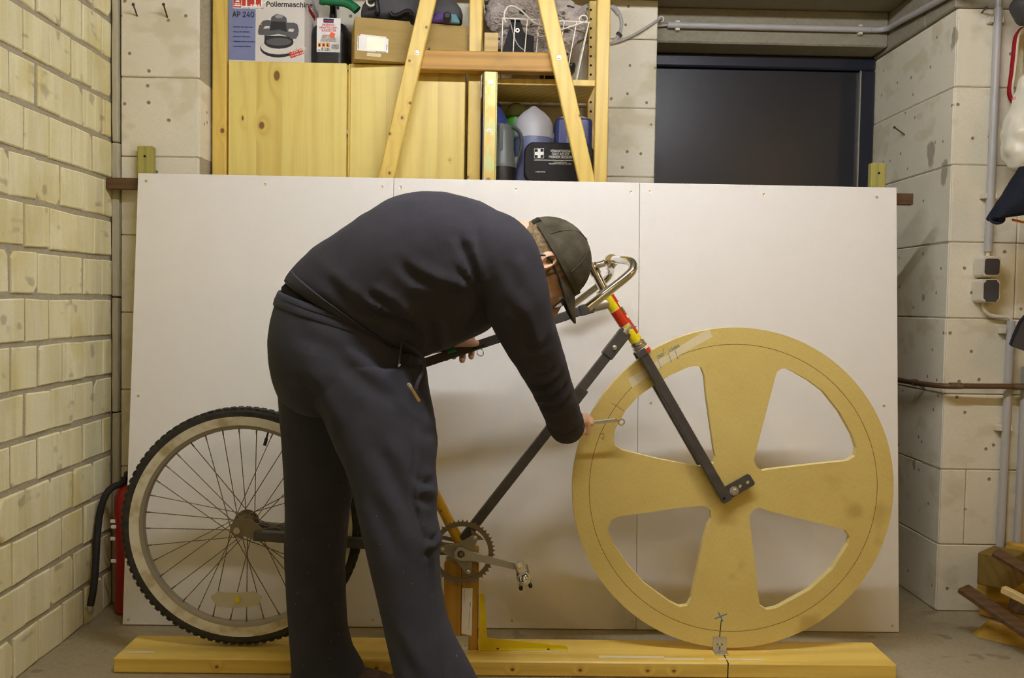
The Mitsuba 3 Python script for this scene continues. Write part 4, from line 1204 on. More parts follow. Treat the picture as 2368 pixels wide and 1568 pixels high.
for i in range(3):
    xx = 735 + 9.8 * i
    obj('hazard_sign', xz_extrude(lpol([(xx, 99.3), (xx + 7.6, 99.5), (xx + 7.4, 108.5), (xx, 108.3)]), *ly(2)), 'orange_print', can)
    obj('hazard_mark', xz_extrude([lpol([(xx + 2, 107), (xx + 5.5, 107), (xx + 5.2, 103.5), (xx + 3.8, 101), (xx + 2.3, 103.5)]), lpol([(xx + 1.5, 103), (xx + 6, 103.2), (xx + 5.8, 106), (xx + 1.5, 105.8)]), lpol([(xx + 1.5, 101), (xx + 3, 101), (xx + 3.2, 106), (xx + 6.5, 106.2), (xx + 6.5, 107.6), (xx + 1.5, 107.4)])][i], *ly(3)), 'ink', can)
a = lp(742.5, 117.2)
obj('lettering', text('5 Ltr.', 0.0098, a[0], FY - 0.0008, a[1], True, squeeze=0.95), 'print_dark', can)
a = lp(734.3, 117)
obj('lettering', text('Max.', 0.0035, a[0], FY - 0.0008, a[1], True), 'print_dark', can)
bars_ = [lpol([(767.5 + 1.6 * k, 103), (768.1 + 1.6 * k + 0.4 * (k % 3 == 0), 103), (768 + 1.6 * k + 0.4 * (k % 3 == 0), 114), (767.4 + 1.6 * k, 114)]) for k in range(10)]
obj('barcode', xz_extrude(unary_union(bars_), *ly(2)), 'print_mid', can, kind='stuff')

hose = thing('spout_hose', 'green plastic spout hose lying across the black fuel canister', 'hose')
HY = 3.13
hp = [at(745, -2, HY), at(765, 2, HY), at(795, 5, HY), at(815, 14, HY), at(826, 24, HY)]
hs = spline(hp, 20)
obj('pipe', tube(hs, 0.0155, 16), 'green_hose', hose, smooth=35)
obj('mouth', ring([(0.012, 0), (0.018, 0), (0.018, 0.014), (0.012, 0.014)], hs[0] - np.array([0.004, 0, 0]), hs[1] - hs[0], 18), 'green_hose', hose)

# cardboard carton overhanging the cabinet front
ct = thing('cardboard_box', 'brown cardboard box with a white label resting on the cabinet behind the trestle', 'box')
A = lambda px, py: at(px, py, LY + 0.030)
c0 = A(820, 90)[0]
c1 = c0 + 0.370
zc_t = A(830, 39)[2]
zlow = ZT + 0.0005
outl = sbox(c0, zlow, c1, zc_t).difference(Point(c0 + 0.188, zc_t).buffer(0.0105))
YR_ = LY + 0.030
CROT = math.radians(12.0)


def crot(m):
    v = np.array(m.vertices) - [c0, YR_, 0]
    w = np.column_stack([v[:, 0] * math.cos(CROT) - v[:, 1] * math.sin(CROT) + c0, v[:, 0] * math.sin(CROT) + v[:, 1] * math.cos(CROT) + YR_, v[:, 2]])
    return trimesh.Trimesh(w, m.faces, process=False)


obj('front', crot(xz_extrude(outl, YR_, YR_ + 0.004)), 'cardboard', ct)
obj('back', crot(box(c0, c1, YR_ + 0.216, YR_ + 0.220, zlow, zc_t, 0.0005)), 'cardboard', ct)
for xx in (c0, c1 - 0.004):
    obj('side', crot(box(xx, xx + 0.004, YR_ + 0.0042, YR_ + 0.2158, zlow, zc_t, 0.0005)), 'cardboard', ct)
obj('bottom', crot(box(c0 + 0.0042, c1 - 0.0042, YR_ + 0.0042, YR_ + 0.2158, zlow, zlow + 0.004, 0.0005)), 'cardboard', ct)
A = lambda px, py: at(px, py, YR_)
ap = lambda pts: Polygon([(lambda q: (q[0], q[2]))(A(*p)) for p in pts])
obj('label', crot(xz_extrude(ap([(827, 82), (833, 82), (833, 78), (893, 81), (893, 85), (898, 85), (897, 118), (826, 116)]), YR_ - 0.0008, YR_)), 'bright_white', ct, label='white address label')
obj('label_centre', crot(xz_extrude(ap([(848, 83), (888, 85), (888, 114), (848, 113)]), YR_ - 0.0011, YR_)), 'cream_paint', ct)
obj('label_print', crot(xz_extrude(unary_union([ap([(828, 84), (829.4, 84), (829, 113), (827.6, 113)]), ap([(893.5, 100), (895, 100), (894.6, 112), (893, 112)]), ap([(868, 115.4), (893, 116.2), (893, 117.2), (868, 116.4)])]), YR_ - 0.0012, YR_ - 0.0006)), 'print_mid', ct, kind='stuff')
obj('tape', crot(xz_extrude(ap([(849, 120), (882, 121), (880, 129), (848, 128)]), YR_ - 0.0008, YR_)), 'tape_mat', ct, label='strip of parcel tape')
obj('pen_scribble', crot(xz_extrude(LineString([(lambda q: (q[0], q[2]))(A(*p)) for p in ((991, 101), (994, 101), (993, 106), (990, 105), (995, 103), (993, 111))]).buffer(0.0007), YR_ - 0.0008, YR_)), 'ink', ct)


def blob(levels, n=28, seed=0, amp=0.0, freq=20):
    """A soft body: rings of (centre xyz, half width x, half depth y) stacked upward, roughened by noise."""
    rs = []
    for (cx, cy, cz), w, d in levels:
        a = np.arange(n) * 2 * np.pi / n
        e = 0.75
        rs.append(np.column_stack([cx + w * np.sign(np.cos(a)) * np.abs(np.cos(a)) ** e, cy + d * np.sign(np.sin(a)) * np.abs(np.sin(a)) ** e, np.full(n, cz)]))
    m = loft(rs)
    m = m.subdivide().subdivide()
    m.merge_vertices()
    m = trimesh.Trimesh(m.vertices, m.faces, process=True)
    trimesh.smoothing.filter_taubin(m, iterations=12)
    if amp:
        v, nn = np.array(m.vertices), np.array(m.vertex_normals)
        v += nn * (amp * (meshkit.fbm(v * freq, 3, seed) - 0.5))[:, None]
        m = trimesh.Trimesh(v, m.faces, process=False)
    return m


# grey bag on the carton
gb = thing('grey_bag', 'dark grey fabric bag with straps lying in the cardboard box', 'bag')
GY = YR_ + 0.145
G = lambda px, py, dy=0: at(px, py, GY + dy)
gx0, gx1 = G(832, 20)[0], G(1076, 20)[0]
gm, gw = (gx0 + gx1) / 2, (gx1 - gx0) / 2
obj('body', blob([((gm, GY, zc_t - 0.055), gw * 0.55, 0.05), ((gm, GY, zc_t - 0.012), gw * 0.62, 0.05), ((gm, GY, zc_t + 0.006), gw * 0.66, 0.05), ((gm, GY, zc_t + 0.030), gw * 0.97, 0.097), ((gm, GY, zc_t + 0.06), gw * 0.97, 0.095), ((gm, GY, zc_t + 0.10), gw * 0.8, 0.08), ((gm, GY, zc_t + 0.115), gw * 0.5, 0.05)], seed=3, amp=0.03, freq=12), 'bag_cloth', gb, smooth=True)
obj('strap', tube(spline([G(868, -20, -0.10), G(872, 10, -0.105), G(874, 30, -0.10), G(872, 30, -0.085)], 12), 0.008, 8), 'black_plastic', gb)
obj('buckle', ring([(0.011, -0.003), (0.017, -0.003), (0.017, 0.003), (0.011, 0.003)], G(858, 3, -0.102), (0, 1, 0.2), 20), 'zinc', gb)
obj('strap', tube(spline([G(902, 28, -0.105), G(930, 30, -0.11), G(948, 26, -0.115), G(952, 34, -0.112)], 14), 0.007, 8), 'black_plastic', gb)
obj('lining', blob([((G(1025, 40)[0], GY - 0.078, zc_t + 0.002), 0.035, 0.02), ((G(1025, 40)[0], GY - 0.084, zc_t + 0.012), 0.042, 0.022), ((G(1028, 40)[0], GY - 0.08, zc_t + 0.035), 0.025, 0.015)], seed=5, amp=0.012), 'purple', gb, smooth=True, label='purple cloth')
obj('packet', blob([((G(1055, 40)[0], GY - 0.088, zc_t + 0.002), 0.016, 0.012), ((G(1054, 40)[0], GY - 0.09, zc_t + 0.012), 0.017, 0.013), ((G(1050, 40)[0], GY - 0.088, zc_t + 0.032), 0.012, 0.008)], seed=6, amp=0.008), 'teal', gb, smooth=True, label='teal packet')
obj('knob', lathe([(0.013, 0), (0.013, 0.02), (0.009, 0.024)], G(1035, 42, -0.112), (0, -1, 0.1), 12), 'black_plastic', gb, smooth=40)

# ------------------------------------------------------------------ wire basket with a plush cover on the upper shelf
bk = thing('wire_basket', 'cream wire basket full of plush on the upper shelf behind the trestle', 'basket')
KY0, KY1 = SY + 0.02, SY + 0.23
K = lambda px, py, y=KY0: at(px, py, y)
tl, trr = K(1163, 38), K(1362, 53)
zb0 = zs1 + 0.003
bl, br = K(1152, 178)[0], K(1334, 178)[0]
bl = max(bl, xs0 + 0.005)
ztp = (tl[2] + trr[2]) / 2 - 0.002
rim_pts = [(tl[0], KY0, ztp + 0.004), (trr[0], KY0, ztp - 0.004), (trr[0], KY1, ztp), (tl[0], KY1, ztp)]
for a, b in zip(rim_pts, rim_pts[1:] + rim_pts[:1]):
    obj('rim_wire', tube([a, b], 0.0026, 8), 'wire_cream', bk)
base_pts = [(bl + 0.008, KY0 + 0.012, zb0), (br, KY0 + 0.012, zb0), (br, KY1 - 0.012, zb0), (bl + 0.008, KY1 - 0.012, zb0)]
for a, b in zip(base_pts, base_pts[1:] + base_pts[:1]):
    obj('base_wire', tube([a, b], 0.0024, 8), 'wire_cream', bk)
for i in range(8):
    t_ = i / 7
    a = np.array(rim_pts[0]) * (1 - t_) + np.array(rim_pts[1]) * t_
    b = np.array(base_pts[0]) * (1 - t_) + np.array(base_pts[1]) * t_
    obj('front_wire', tube([a, b], 0.0020, 6), 'wire_cream', bk)
for i in range(1, 5):
    t_ = i / 5
    a = np.array(rim_pts[1]) * (1 - t_) + np.array(rim_pts[2]) * t_
    b = np.array(base_pts[1]) * (1 - t_) + np.array(base_pts[2]) * t_
    obj('side_wire', tube([a, b], 0.0017, 6), 'wire_cream', bk)
for i in range(1, 6):
    t_ = i / 6
    a = np.array(base_pts[0]) * (1 - t_) + np.array(base_pts[1]) * t_
    b = np.array(base_pts[3]) * (1 - t_) + np.array(base_pts[2]) * t_
    obj('floor_wire', tube([a, b], 0.0016, 6), 'wire_cream', bk)
obj('handle', tube(spline([K(1358, 48), K(1318, 62, KY0 - 0.006), K(1262, 82, KY0 - 0.008), K(1246, 84, KY0 - 0.008), K(1242, 77, KY0 - 0.008), K(1254, 66, KY0 - 0.006)], 26), 0.0024, 6), 'wire_cream', bk)
obj('handle', tube(spline([K(1171, 52), K(1168, 26), K(1178, 14), K(1196, 18), K(1222, 40, KY0 - 0.004), K(1256, 60, KY0 - 0.004)], 26), 0.0026, 6), 'wire_cream', bk)
obj('handle', tube(spline([K(1340, 48), K(1343, 38), K(1353, 36), K(1358, 46)], 14), 0.0022, 6), 'wire_cream', bk)

pl_ = thing('plush_cover', 'crumpled grey-pink plush cover with dark marks stuffed into the wire basket', 'cover')
kx = (bl + br) / 2
P_ = lambda px, py, dy: at(px, py, KY0 + dy)
parts_ = []
for px_, py_, dy, r_ in ((1165, 45, 0.13, 0.062), (1160, 22, 0.14, 0.058), (1205, 25, 0.12, 0.070), (1255, 25, 0.12, 0.068), (1300, 35, 0.11, 0.060), (1325, 70, 0.10, 0.050), (1300, 85, 0.08, 0.058), (1250, 80, 0.09, 0.060), (1205, 70, 0.10, 0.062), (1180, 95, 0.10, 0.05), (1230, 110, 0.10, 0.055), (1285, 112, 0.10, 0.055), (1325, 40, 0.13, 0.05)):
    c = P_(px_, py_, dy)
    s_ = trimesh.creation.icosphere(3, r_)
    v = np.array(s_.vertices) * [1.0, 0.85, 0.9]
    parts_.append(man(trimesh.Trimesh(v + c, s_.faces, process=False)))
pm = tri(m3.Manifold.batch_boolean(parts_, m3.OpType.Add).refine_to_length(0.010))
pm.merge_vertices()
trimesh.smoothing.filter_taubin(pm, iterations=10)
v, nn = np.array(pm.vertices), np.array(pm.vertex_normals)
v += nn * (0.022 * (meshkit.fbm(v * 22, 3, 4) - 0.5) + 0.007 * (meshkit.noise(v * 130, 9) - 0.5))[:, None]
v[:, 1] = np.clip(v[:, 1], KY0 + 0.032, KY1 + 0.06)
v[:, 2] = np.maximum(v[:, 2], zs1 + 0.06)
obj('cover', trimesh.Trimesh(v, pm.faces, process=False), 'plush', pl_, smooth=True)
bb_ = thing('black_pouch', 'black pouch with a metal eyelet in the wire basket', 'pouch')
pq = lambda pts, y: Polygon([(lambda q: (q[0], q[2]))(at(a, b, y)) for a, b in pts])
obj('pouch', xz_extrude(round_poly(pq([(1182, 44), (1202, 44), (1212, 76), (1235, 84), (1233, 120), (1222, 165), (1160, 165), (1164, 110), (1176, 70)], KY0 + 0.017), 0.004), KY0 + 0.017, KY0 + 0.029), 'black_rubber', bb_)
obj('eyelet', ring([(0.0035, 0), (0.0075, 0), (0.0075, 0.002), (0.0035, 0.002)], at(1196.5, 70.5, KY0 + 0.0165), (0, -1, 0), 18), 'brass', bb_)
obj('piping', tube(spline([at(1180, 52, KY0 + 0.0155), at(1188, 82, KY0 + 0.0155), at(1198, 104, KY0 + 0.0155), at(1212, 116, KY0 + 0.0155)], 14), 0.0018, 6), 'grey_plastic', bb_)
bb2 = thing('black_bag', 'black shiny bag at the bottom right of the wire basket', 'bag')
obj('bag', blob([((K(1290, 170)[0], KY0 + 0.07, zs1 + 0.014), 0.045, 0.035), ((K(1288, 150)[0], KY0 + 0.07, zs1 + 0.03), 0.055, 0.04), ((K(1292, 130)[0], KY0 + 0.07, zs1 + 0.055), 0.060, 0.04), ((K(1300, 118)[0], KY0 + 0.07, zs1 + 0.075), 0.05, 0.04)], seed=8, amp=0.02, freq=25), 'black_plastic', bb2, smooth=True)

# ------------------------------------------------------------------ lower shelf
Z2 = zs2 + 0.0008


def jug(name, lab, cat_, prof, px_, Y, mats, group=None):
    t = thing(name, lab, cat_, group)
    x = at(px_, 350, Y)[0]
    for nm, pr, mt in prof:
        obj(nm, lathe([(r, z + Z2) for r, z in pr], (x, Y, 0), (0, 0, 1), 32), mt, t, smooth=35)
    return t, x


zz_ = lambda py, Y: at(1230, py, Y)[2] - Z2
JY = 3.17
hj = zz_(246, JY)
jug('water_jug', 'translucent white plastic jug half full of blue fluid behind the first aid bag', 'jug', [
    ('fluid', [(0.060, 0), (0.067, 0.006), (0.067, zz_(322, JY))], 'jug_pale_blue'),
    ('body', [(0.067, zz_(322, JY) + 0.0005), (0.0675, zz_(300, JY)), (0.066, zz_(288, JY)), (0.056, zz_(274, JY)), (0.036, zz_(260, JY)), (0.016, zz_(251, JY)), (0.011, zz_(247.5, JY)), (0.007, hj)], 'jug_white')], 1233, JY, None)
t, x = jug('blue_jug', 'blue plastic jug behind the steel channel of the trestle', 'jug', [
    ('body', [(0.052, 0), (0.058, 0.006), (0.058, zz_(300, 3.195)), (0.050, zz_(280, 3.195)), (0.030, zz_(252, 3.195)), (0.018, zz_(238, 3.195))], 'jug_blue'),
    ('cap', [(0.014, zz_(238, 3.195) + 0.0005), (0.014, zz_(228, 3.195)), (0.011, zz_(225, 3.195))], 'red_print')], 1139, 3.195, None)
t, x = jug('green_bottle', 'round green plastic bottle between the blue jug and the white jug', 'bottle', [
    ('body', [(0.036, 0), (0.040, 0.006), (0.040, zz_(285, 3.278)), (0.041, zz_(272, 3.278))], 'green_plastic'),
    ('top', [(0.041, zz_(272, 3.278) + 0.0005), (0.039, zz_(258, 3.278)), (0.030, zz_(246, 3.278)), (0.012, zz_(240, 3.278))], 'pale_green')], 1192, 3.278, None)
bc = thing('blue_canister', 'square canister of blue fluid on the lower shelf beside the right post', 'canister')
BYc = 3.20
u0, u1 = at(1281, 350, BYc)[0], at(1366, 350, BYc)[0]
hwc = (u1 - u0) / 2
xcc = (u0 + u1) / 2
obj('body', body_of([(Z2, hwc - 0.004, 0.05, 0.015), (Z2 + 0.006, hwc, 0.055, 0.018), (Z2 + zz_(285, BYc), hwc, 0.055, 0.018), (Z2 + zz_(278, BYc), hwc * 0.93, 0.05, 0.02)], xcc, BYc), 'jug_blue', bc, smooth=35)
obj('shoulder', body_of([(Z2 + zz_(278, BYc) + 0.0005, hwc * 0.92, 0.05, 0.02), (Z2 + zz_(272, BYc), hwc * 0.62, 0.042, 0.02), (Z2 + zz_(266, BYc), 0.022, 0.022, 0.018), (Z2 + zz_(258, BYc), 0.018, 0.018, 0.016)], xcc, BYc), 'jug_white', bc, smooth=35)
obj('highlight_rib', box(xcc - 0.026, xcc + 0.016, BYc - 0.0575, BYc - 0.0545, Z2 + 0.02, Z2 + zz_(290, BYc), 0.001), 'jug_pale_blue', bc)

fl = thing('vacuum_jug', 'grey-green plastic vacuum jug with a curved handle and black base', 'jug')
FYk = 3.085
q = lambda px, py: at(px, py, FYk)
fx = at(1160, 380, FYk)[0]
fr_ = at(1192, 380, FYk)[0] - fx
zf_ = lambda py: at(1170, py, FYk)[2] - Z2
obj('base', lathe([(fr_ * 0.96, Z2), (fr_, Z2 + 0.004), (fr_, Z2 + zf_(389))], (fx, FYk, 0), (0, 0, 1), 32), 'black_plastic', fl, smooth=35)
obj('body', lathe([(fr_ * 1.01, Z2 + zf_(389) + 0.0005), (fr_ * 1.02, Z2 + zf_(378)), (fr_ * 0.86, Z2 + zf_(345)), (fr_ * 0.78, Z2 + zf_(310)), (fr_ * 0.66, Z2 + zf_(293)), (fr_ * 0.50, Z2 + zf_(288))], (fx, FYk, 0), (0, 0, 1), 32), 'flask_grey', fl, smooth=35)
obj('gauge', hull(np.vstack([np.array([[sx * 0.0065, 0, zf_(292)], [sx * 0.0065, 0, zf_(350)], [0, 0, zf_(357)]]) + [fx - 0.003, FYk - fr_ * 0.86 - 0.002 + d_, Z2] for sx in (-1, 1) for d_ in (0, 0.03)])), 'flask_dark', fl)
obj('handle', tube(spline([q(1178, 293), q(1190, 296), q(1203, 310), q(1206, 330), q(1202, 355), q(1193, 372)], 22), 0.0065, 10), 'flask_dark', fl, smooth=35)
obj('handle_foot', tube([q(1194, 364), q(1188, 388)], 0.009, 10), 'flask_grey', fl, smooth=35)

fa = thing('first_aid_bag', 'black first aid bag with white cross and white lettering on the lower shelf', 'bag')
AY = SY + 0.022
f0_, f1_ = at(1212, 370, AY)[0], at(1374, 370, AY)[0]
fa_top = at(1290, 325, AY)[2]
mid_, hw_, hh_ = (f0_ + f1_) / 2, (f1_ - f0_) / 2, fa_top - Z2
rings_ = []
for y_o, k_ in ((0.0, 0.90), (0.003, 0.96), (0.010, 1.0), (0.028, 1.0), (0.036, 0.97), (0.040, 0.90)):
    o = rrect(hw_ * (0.5 + 0.5 * k_), hh_ / 2 * k_, 0.028 * k_, 8)
    o[:, 1] = np.where(o[:, 1] > 0, o[:, 1] - 0.012 * (np.abs(o[:, 0]) / hw_) ** 3, o[:, 1])
    rings_.append(np.column_stack([mid_ + o[:, 0], np.full(len(o), AY + y_o), Z2 + hh_ / 2 + o[:, 1]]))
obj('body', loft(rings_), 'black_rubber', fa, smooth=40)
fp = lambda px, py: (lambda q: (q[0], q[2]))(at(px, py, AY))
fpo = lambda pts: Polygon([fp(*p) for p in pts])
sq_o, sq_i = fpo([(1235, 344), (1258, 343), (1258, 366), (1235, 366)]), fpo([(1235.8, 344.8), (1257.2, 343.8), (1257.2, 365.2), (1235.8, 365.2)])
cr_ = unary_union([fpo([(1243.5, 345), (1250, 344.6), (1250, 365), (1243.5, 365)]), fpo([(1237, 351.5), (1256.5, 351), (1256.5, 358.5), (1237, 358.8)])])
obj('cross', xz_extrude(unary_union([cr_, sq_o.difference(sq_i)]), AY - 0.0008, AY + 0.001), 'bright_white', fa, label='white cross in a square')
for s_, py_, h_, sq_ in (('VERBANDTASCHE', 352, 0.0078, 0.72), ('FIRST AID KIT', 359, 0.0078, 0.78), ('PREMIERS SECOURS', 366, 0.0078, 0.72)):
    a = fp(1296, py_)
    obj('lettering', text(s_, h_, a[0], AY - 0.0002, a[1], True, 'c', squeeze=sq_), 'bright_white', fa)
obj('line', xz_extrude(fpo([(1235, 369.5), (1330, 370.5), (1330, 371.7), (1235, 370.7)]), AY - 0.0008, AY + 0.001), 'bright_white', fa)
for s_, px_, py_, al in (('Inhalt nach DIN 13164', 1295, 376.5, 'c'), ('und gesetzlicher Vorschrift § 35h StVZO', 1295, 380, 'c'), ('A 203 860 01 50', 1238.5, 398.5, 'l')):
    a = fp(px_, py_)
    obj('lettering', text(s_, 0.0036, a[0], AY - 0.0002, a[1], True, al, squeeze=0.8), 'bright_white', fa)

# grey cable coiled on the wall behind the right post
cb_ = thing('coiled_cable', 'grey electric cable coiled on the back wall behind the right shelf post', 'cable')
WY = YB - 0.0085
cen, rc_ = at(1386, 56, WY), 52 / FOCAL * WY
pts = []
for i in range(100):
    a = math.radians(60 - 7.6 * i)
    rr = rc_ * (1 - 0.05 * math.sin(i * 0.09) - 0.0006 * i)
    pts.append(np.array([cen[0] + rr * math.cos(a), WY - 0.0035 + 0.007 * math.sin(i * 0.13), cen[2] + rr * math.sin(a)]))
tail = [at(1412, 101, WY), at(1440, 92, WY - 0.01), at(1480, 72, WY - 0.01), at(1512, 52, WY - 0.005), at(1527, 46, YL - 0.01)]
obj('coil', tube(np.array(pts), 0.0042, 8), 'grey_plastic', cb_, smooth=35)
obj('tail', tube(spline(tail, 24), 0.0048, 8), 'grey_plastic', cb_, smooth=35)
obj('tie', ring([(0.007, -0.004), (0.012, -0.004), (0.012, 0.004), (0.007, 0.004)], at(1432, 80, WY), (0.6, 0, 0.8), 12), 'dark_grey', cb_)
obj('grommet', ring([(0.0075, 0), (0.0125, 0), (0.0125, 0.004), (0.0075, 0.004)], at(1528, 45, YL) - np.array([0, 0.0045, 0]), (0, 1, 0), 18), 'light_plastic', cb_)
# ------------------------------------------------------------------ conduits, sockets and pipe on the right
cd = thing('cable_conduit', 'grey conduit along the concrete lintel above the dark door', 'conduit')
cl = YL - 0.017
a, b = at(1522, 60, cl), at(2048, 61, cl)
zc = (a[2] + b[2]) / 2
obj('pipe', tube([at(1544, 58, cl), (XR - 0.09, cl, at(1544, 58, cl)[2])], 0.0115, 14), 'grey_plastic', cd, smooth=35)
zc = at(1544, 58, cl)[2]
obj('bend', tube(spline([(XR - 0.09, cl, zc), (XR - 0.055, cl, zc), (XR - 0.034, cl - 0.014, zc), (XR - 0.030, cl - 0.05, zc - 0.002), (XR - 0.030, cl - 0.25, zc - 0.015), (XR - 0.030, YP + 0.01, zc - 0.028), (XR - 0.030, YP - 0.35, zc - 0.05)], 40), 0.0105, 12), 'grey_plastic', cd, smooth=35)
obj('wire', tube([at(1518, 60, cl), at(1545, 58, cl)], 0.004, 8), 'grey_plastic', cd)
for px_ in (1567, 1990):
    c = at(px_, 60, cl)
    CLIPB = (c[0] - 0.008, c[0] + 0.008, YL - 0.004, YL, zc - 0.019, zc + 0.017, 0.001)
    obj('clip', fuse(box(*CLIPB), box(c[0] - 0.008, c[0] + 0.008, cl - 0.004, YL, zc - 0.019, zc - 0.010, 0.001), box(c[0] - 0.008, c[0] + 0.008, cl - 0.004, YL, zc + 0.010, zc + 0.017, 0.001)), 'light_plastic', cd)
vc = thing('cable_conduit', 'tall grey vertical conduit on the right block pier above the sockets', 'conduit')
vy = YP - 0.019
a, b = at(2308, 12, vy), at(2286, 582, vy)
xv = (a[0] + b[0]) / 2
obj('pipe', tube([(xv + 0.002, vy, BEAM - 0.004), (xv - 0.002, vy, b[2])], 0.0128, 16), 'grey_plastic', vc, smooth=35)
obj('wire', tube([(xv + 0.001, vy, BEAM - 0.006), (xv + 0.002, vy, BEAM + 0.12)], 0.009, 10), 'grey_plastic', vc)
obj('wire', tube([(xv - 0.002, vy, b[2] + 0.002), (xv - 0.002, vy, b[2] - 0.018)], 0.006, 10), 'light_plastic', vc)
for py_ in (46, 453):
    z = at(2300, py_, vy)[2]
    CLIPB = (xv - 0.028, xv + 0.019, YP - 0.0055, YP - 0.003, z - 0.009, z + 0.009, 0.001)
    obj('clip', fuse(box(*CLIPB), box(xv - 0.028, xv - 0.013, vy - 0.006, YP - 0.003, z - 0.009, z + 0.009, 0.001), box(xv + 0.013, xv + 0.019, vy - 0.006, YP - 0.003, z - 0.009, z + 0.009, 0.001)), 'light_plastic', vc)


def wall_box(lab, px0, px1, py0, py1, kind):
    t = thing('socket_box' if kind else 'switch_box', lab, 'socket' if kind else 'switch')
    D_ = 0.050
    yf = YP - 0.004 - D_
    a, b = at(px0, py1, yf), at(px1, py0, yf)
    cx, cz, w, h = (a[0] + b[0]) / 2, (a[2] + b[2]) / 2, (b[0] - a[0]) / 2, (b[2] - a[2]) / 2
    rs = []
    for y, k in ((YP - 0.0035, 1.0), (yf + 0.016, 1.0), (yf + 0.004, 0.97), (yf, 0.90)):
        o = rrect(w * k, h * k, 0.012, 6)
        rs.append(np.column_stack([cx + o[:, 0], np.full(len(o), y), cz + o[:, 1]]))
    obj('case', loft(rs), 'light_plastic', t, smooth=35)
    o = rrect(w * 0.72, h * 0.74, 0.008, 5)
    if kind:
        pol = unary_union([Polygon(o + [cx, cz]), sbox(cx - w * 0.50, cz - h * 0.90, cx + w * 0.50, cz + h * 0.90)])
    else:
        pol = Polygon(o + [cx, cz])
    obj('flap' if kind else 'rocker', xz_extrude(round_poly(pol, 0.002), yf - 0.005, yf + 0.001), 'dark_grey', t, label='dark flap' if kind else 'dark rocker')
    return cx, cz, w, h


wall_box('grey switch box with dark rocker under the tall vertical conduit', 2270, 2317, 592, 641, False)
cx, cz, w, h = wall_box('grey socket box with dark flap directly under the switch box', 2267, 2316, 645, 700, True)
lc = thing('cable_conduit', 'grey conduit running down from the socket box to the wood pile', 'conduit')
ux = at(2331, 900, vy)[0]
zt_ = at(2331, 742, vy)[2]
ux2 = at(2314, 1260, vy)[0]
obj('pipe', tube([((ux + ux2) / 2 + 0.004, vy, zt_), ((ux + ux2) / 2 - 0.004, vy, 0.16)], 0.0128, 16), 'grey_plastic', lc, smooth=35)
uxm = (ux + ux2) / 2
obj('wire', tube(spline([(cx - 0.002, vy + 0.002, cz - h - 0.001), (cx - 0.001, vy + 0.002, cz - h - 0.018), (cx + 0.010, vy, cz - h - 0.034), (uxm - 0.018, vy, zt_ + 0.012), (uxm + 0.001, vy, zt_ + 0.006), (uxm + 0.004, vy, zt_ - 0.01)], 24), 0.0062, 10), 'light_plastic', lc, smooth=35)
for py_ in (765, 990):
    z = at(2320, py_, vy)[2]
    CLIPB = (uxm - 0.030, uxm + 0.019, YP - 0.0055, YP - 0.003, z - 0.009, z + 0.009, 0.001)
    obj('clip', fuse(box(*CLIPB), box(uxm - 0.030, uxm - 0.013, vy - 0.006, YP - 0.003, z - 0.009, z + 0.009, 0.001), box(uxm + 0.013, uxm + 0.019, vy - 0.006, YP - 0.003, z - 0.009, z + 0.009, 0.001)), 'light_plastic', lc)
ec = thing('cable_conduit', 'grey conduit at the right picture edge, right of the other conduits', 'conduit')
ex = at(2364, 1000, vy)[0]
obj('pipe', tube([(ex + 0.003, vy, at(2364, 848, vy)[2]), (ex - 0.003, vy, 0.16)], 0.0125, 16), 'grey_plastic', ec, smooth=35)

pp = thing('copper_pipe', 'brown copper pipe running along the right block pier', 'pipe')
py0 = YP - 0.052
zp = at(2250, 893, py0)[2]
obj('pipe', tube(spline([(XR - 0.038, YD - 0.1, zp - 0.012), (XR - 0.038, 3.2, zp - 0.008), (XR - 0.036, YP + 0.02, zp - 0.004), (XR - 0.012, py0 - 0.002, zp - 0.001), (XR + 0.03, py0, zp), (1.55, py0, zp), (1.65, py0, zp + 0.001), (1.75, py0, zp + 0.001), (1.9, py0, zp + 0.002), (2.3, py0, zp + 0.002), (XE - 0.02, py0, zp + 0.002)], 60), 0.0088, 12), 'copper', pp, smooth=35)
for px_ in (2210, 2357):
    c = at(px_, 893, py0)
    obj('joint', tube([(c[0] - 0.02, py0, zp), (c[0] + 0.02, py0, zp)], 0.0108, 12), 'dark_metal', pp, smooth=35)
obj('clamp', cat(ring([(0.0088, -0.007), (0.0125, -0.007), (0.0125, 0.007), (0.0088, 0.007)], (XR - 0.037, 3.06, zp - 0.006), (0, 1, 0), 14), tube([(XR - 0.037, 3.06, zp - 0.006), (XR + 0.002, 3.06, zp - 0.03)], 0.004, 8)), 'dark_metal', pp)

# nails in the walls
for px_, py_, dx, dz, Yw, lab in ((308, 10, 0.010, -0.040, YP, 'left one of two bent nails in the left block pier'), (378, 10, 0.010, -0.045, YP, 'right one of two bent nails in the left block pier'), (2281, 18, -0.012, -0.016, YP, 'rusty nail high in the right block pier beside the conduit')):
    n_ = thing('nail', lab, 'nail', 'nails in the block walls')
    h_ = at(px_, py_, Yw - 0.05)
    e_ = at(px_ + dx * 900, py_ - dz * 720, Yw)
    obj('shank', tube([h_, np.array([e_[0], Yw + 0.004, e_[2]])], 0.0024, 7), 'rust', n_)
    obj('head', lathe([(0.0048, -0.002), (0.0048, 0.001)], h_, h_ - e_, 10), 'rust', n_)
n_ = thing('nail', 'rusty nail in the side of the right pier above the timber post', 'nail', 'nails in the block walls')
c = at(2093, 314, 3.22); sc_ = XR / c[0] if c[0] else 1
pr = CAM + (c - CAM) * ((XR - CAM[0]) / (c[0] - CAM[0]))
obj('shank', tube([pr + [0.004, 0, 0], pr + [-0.045, -0.01, 0.028]], 0.0024, 7), 'rust', n_)
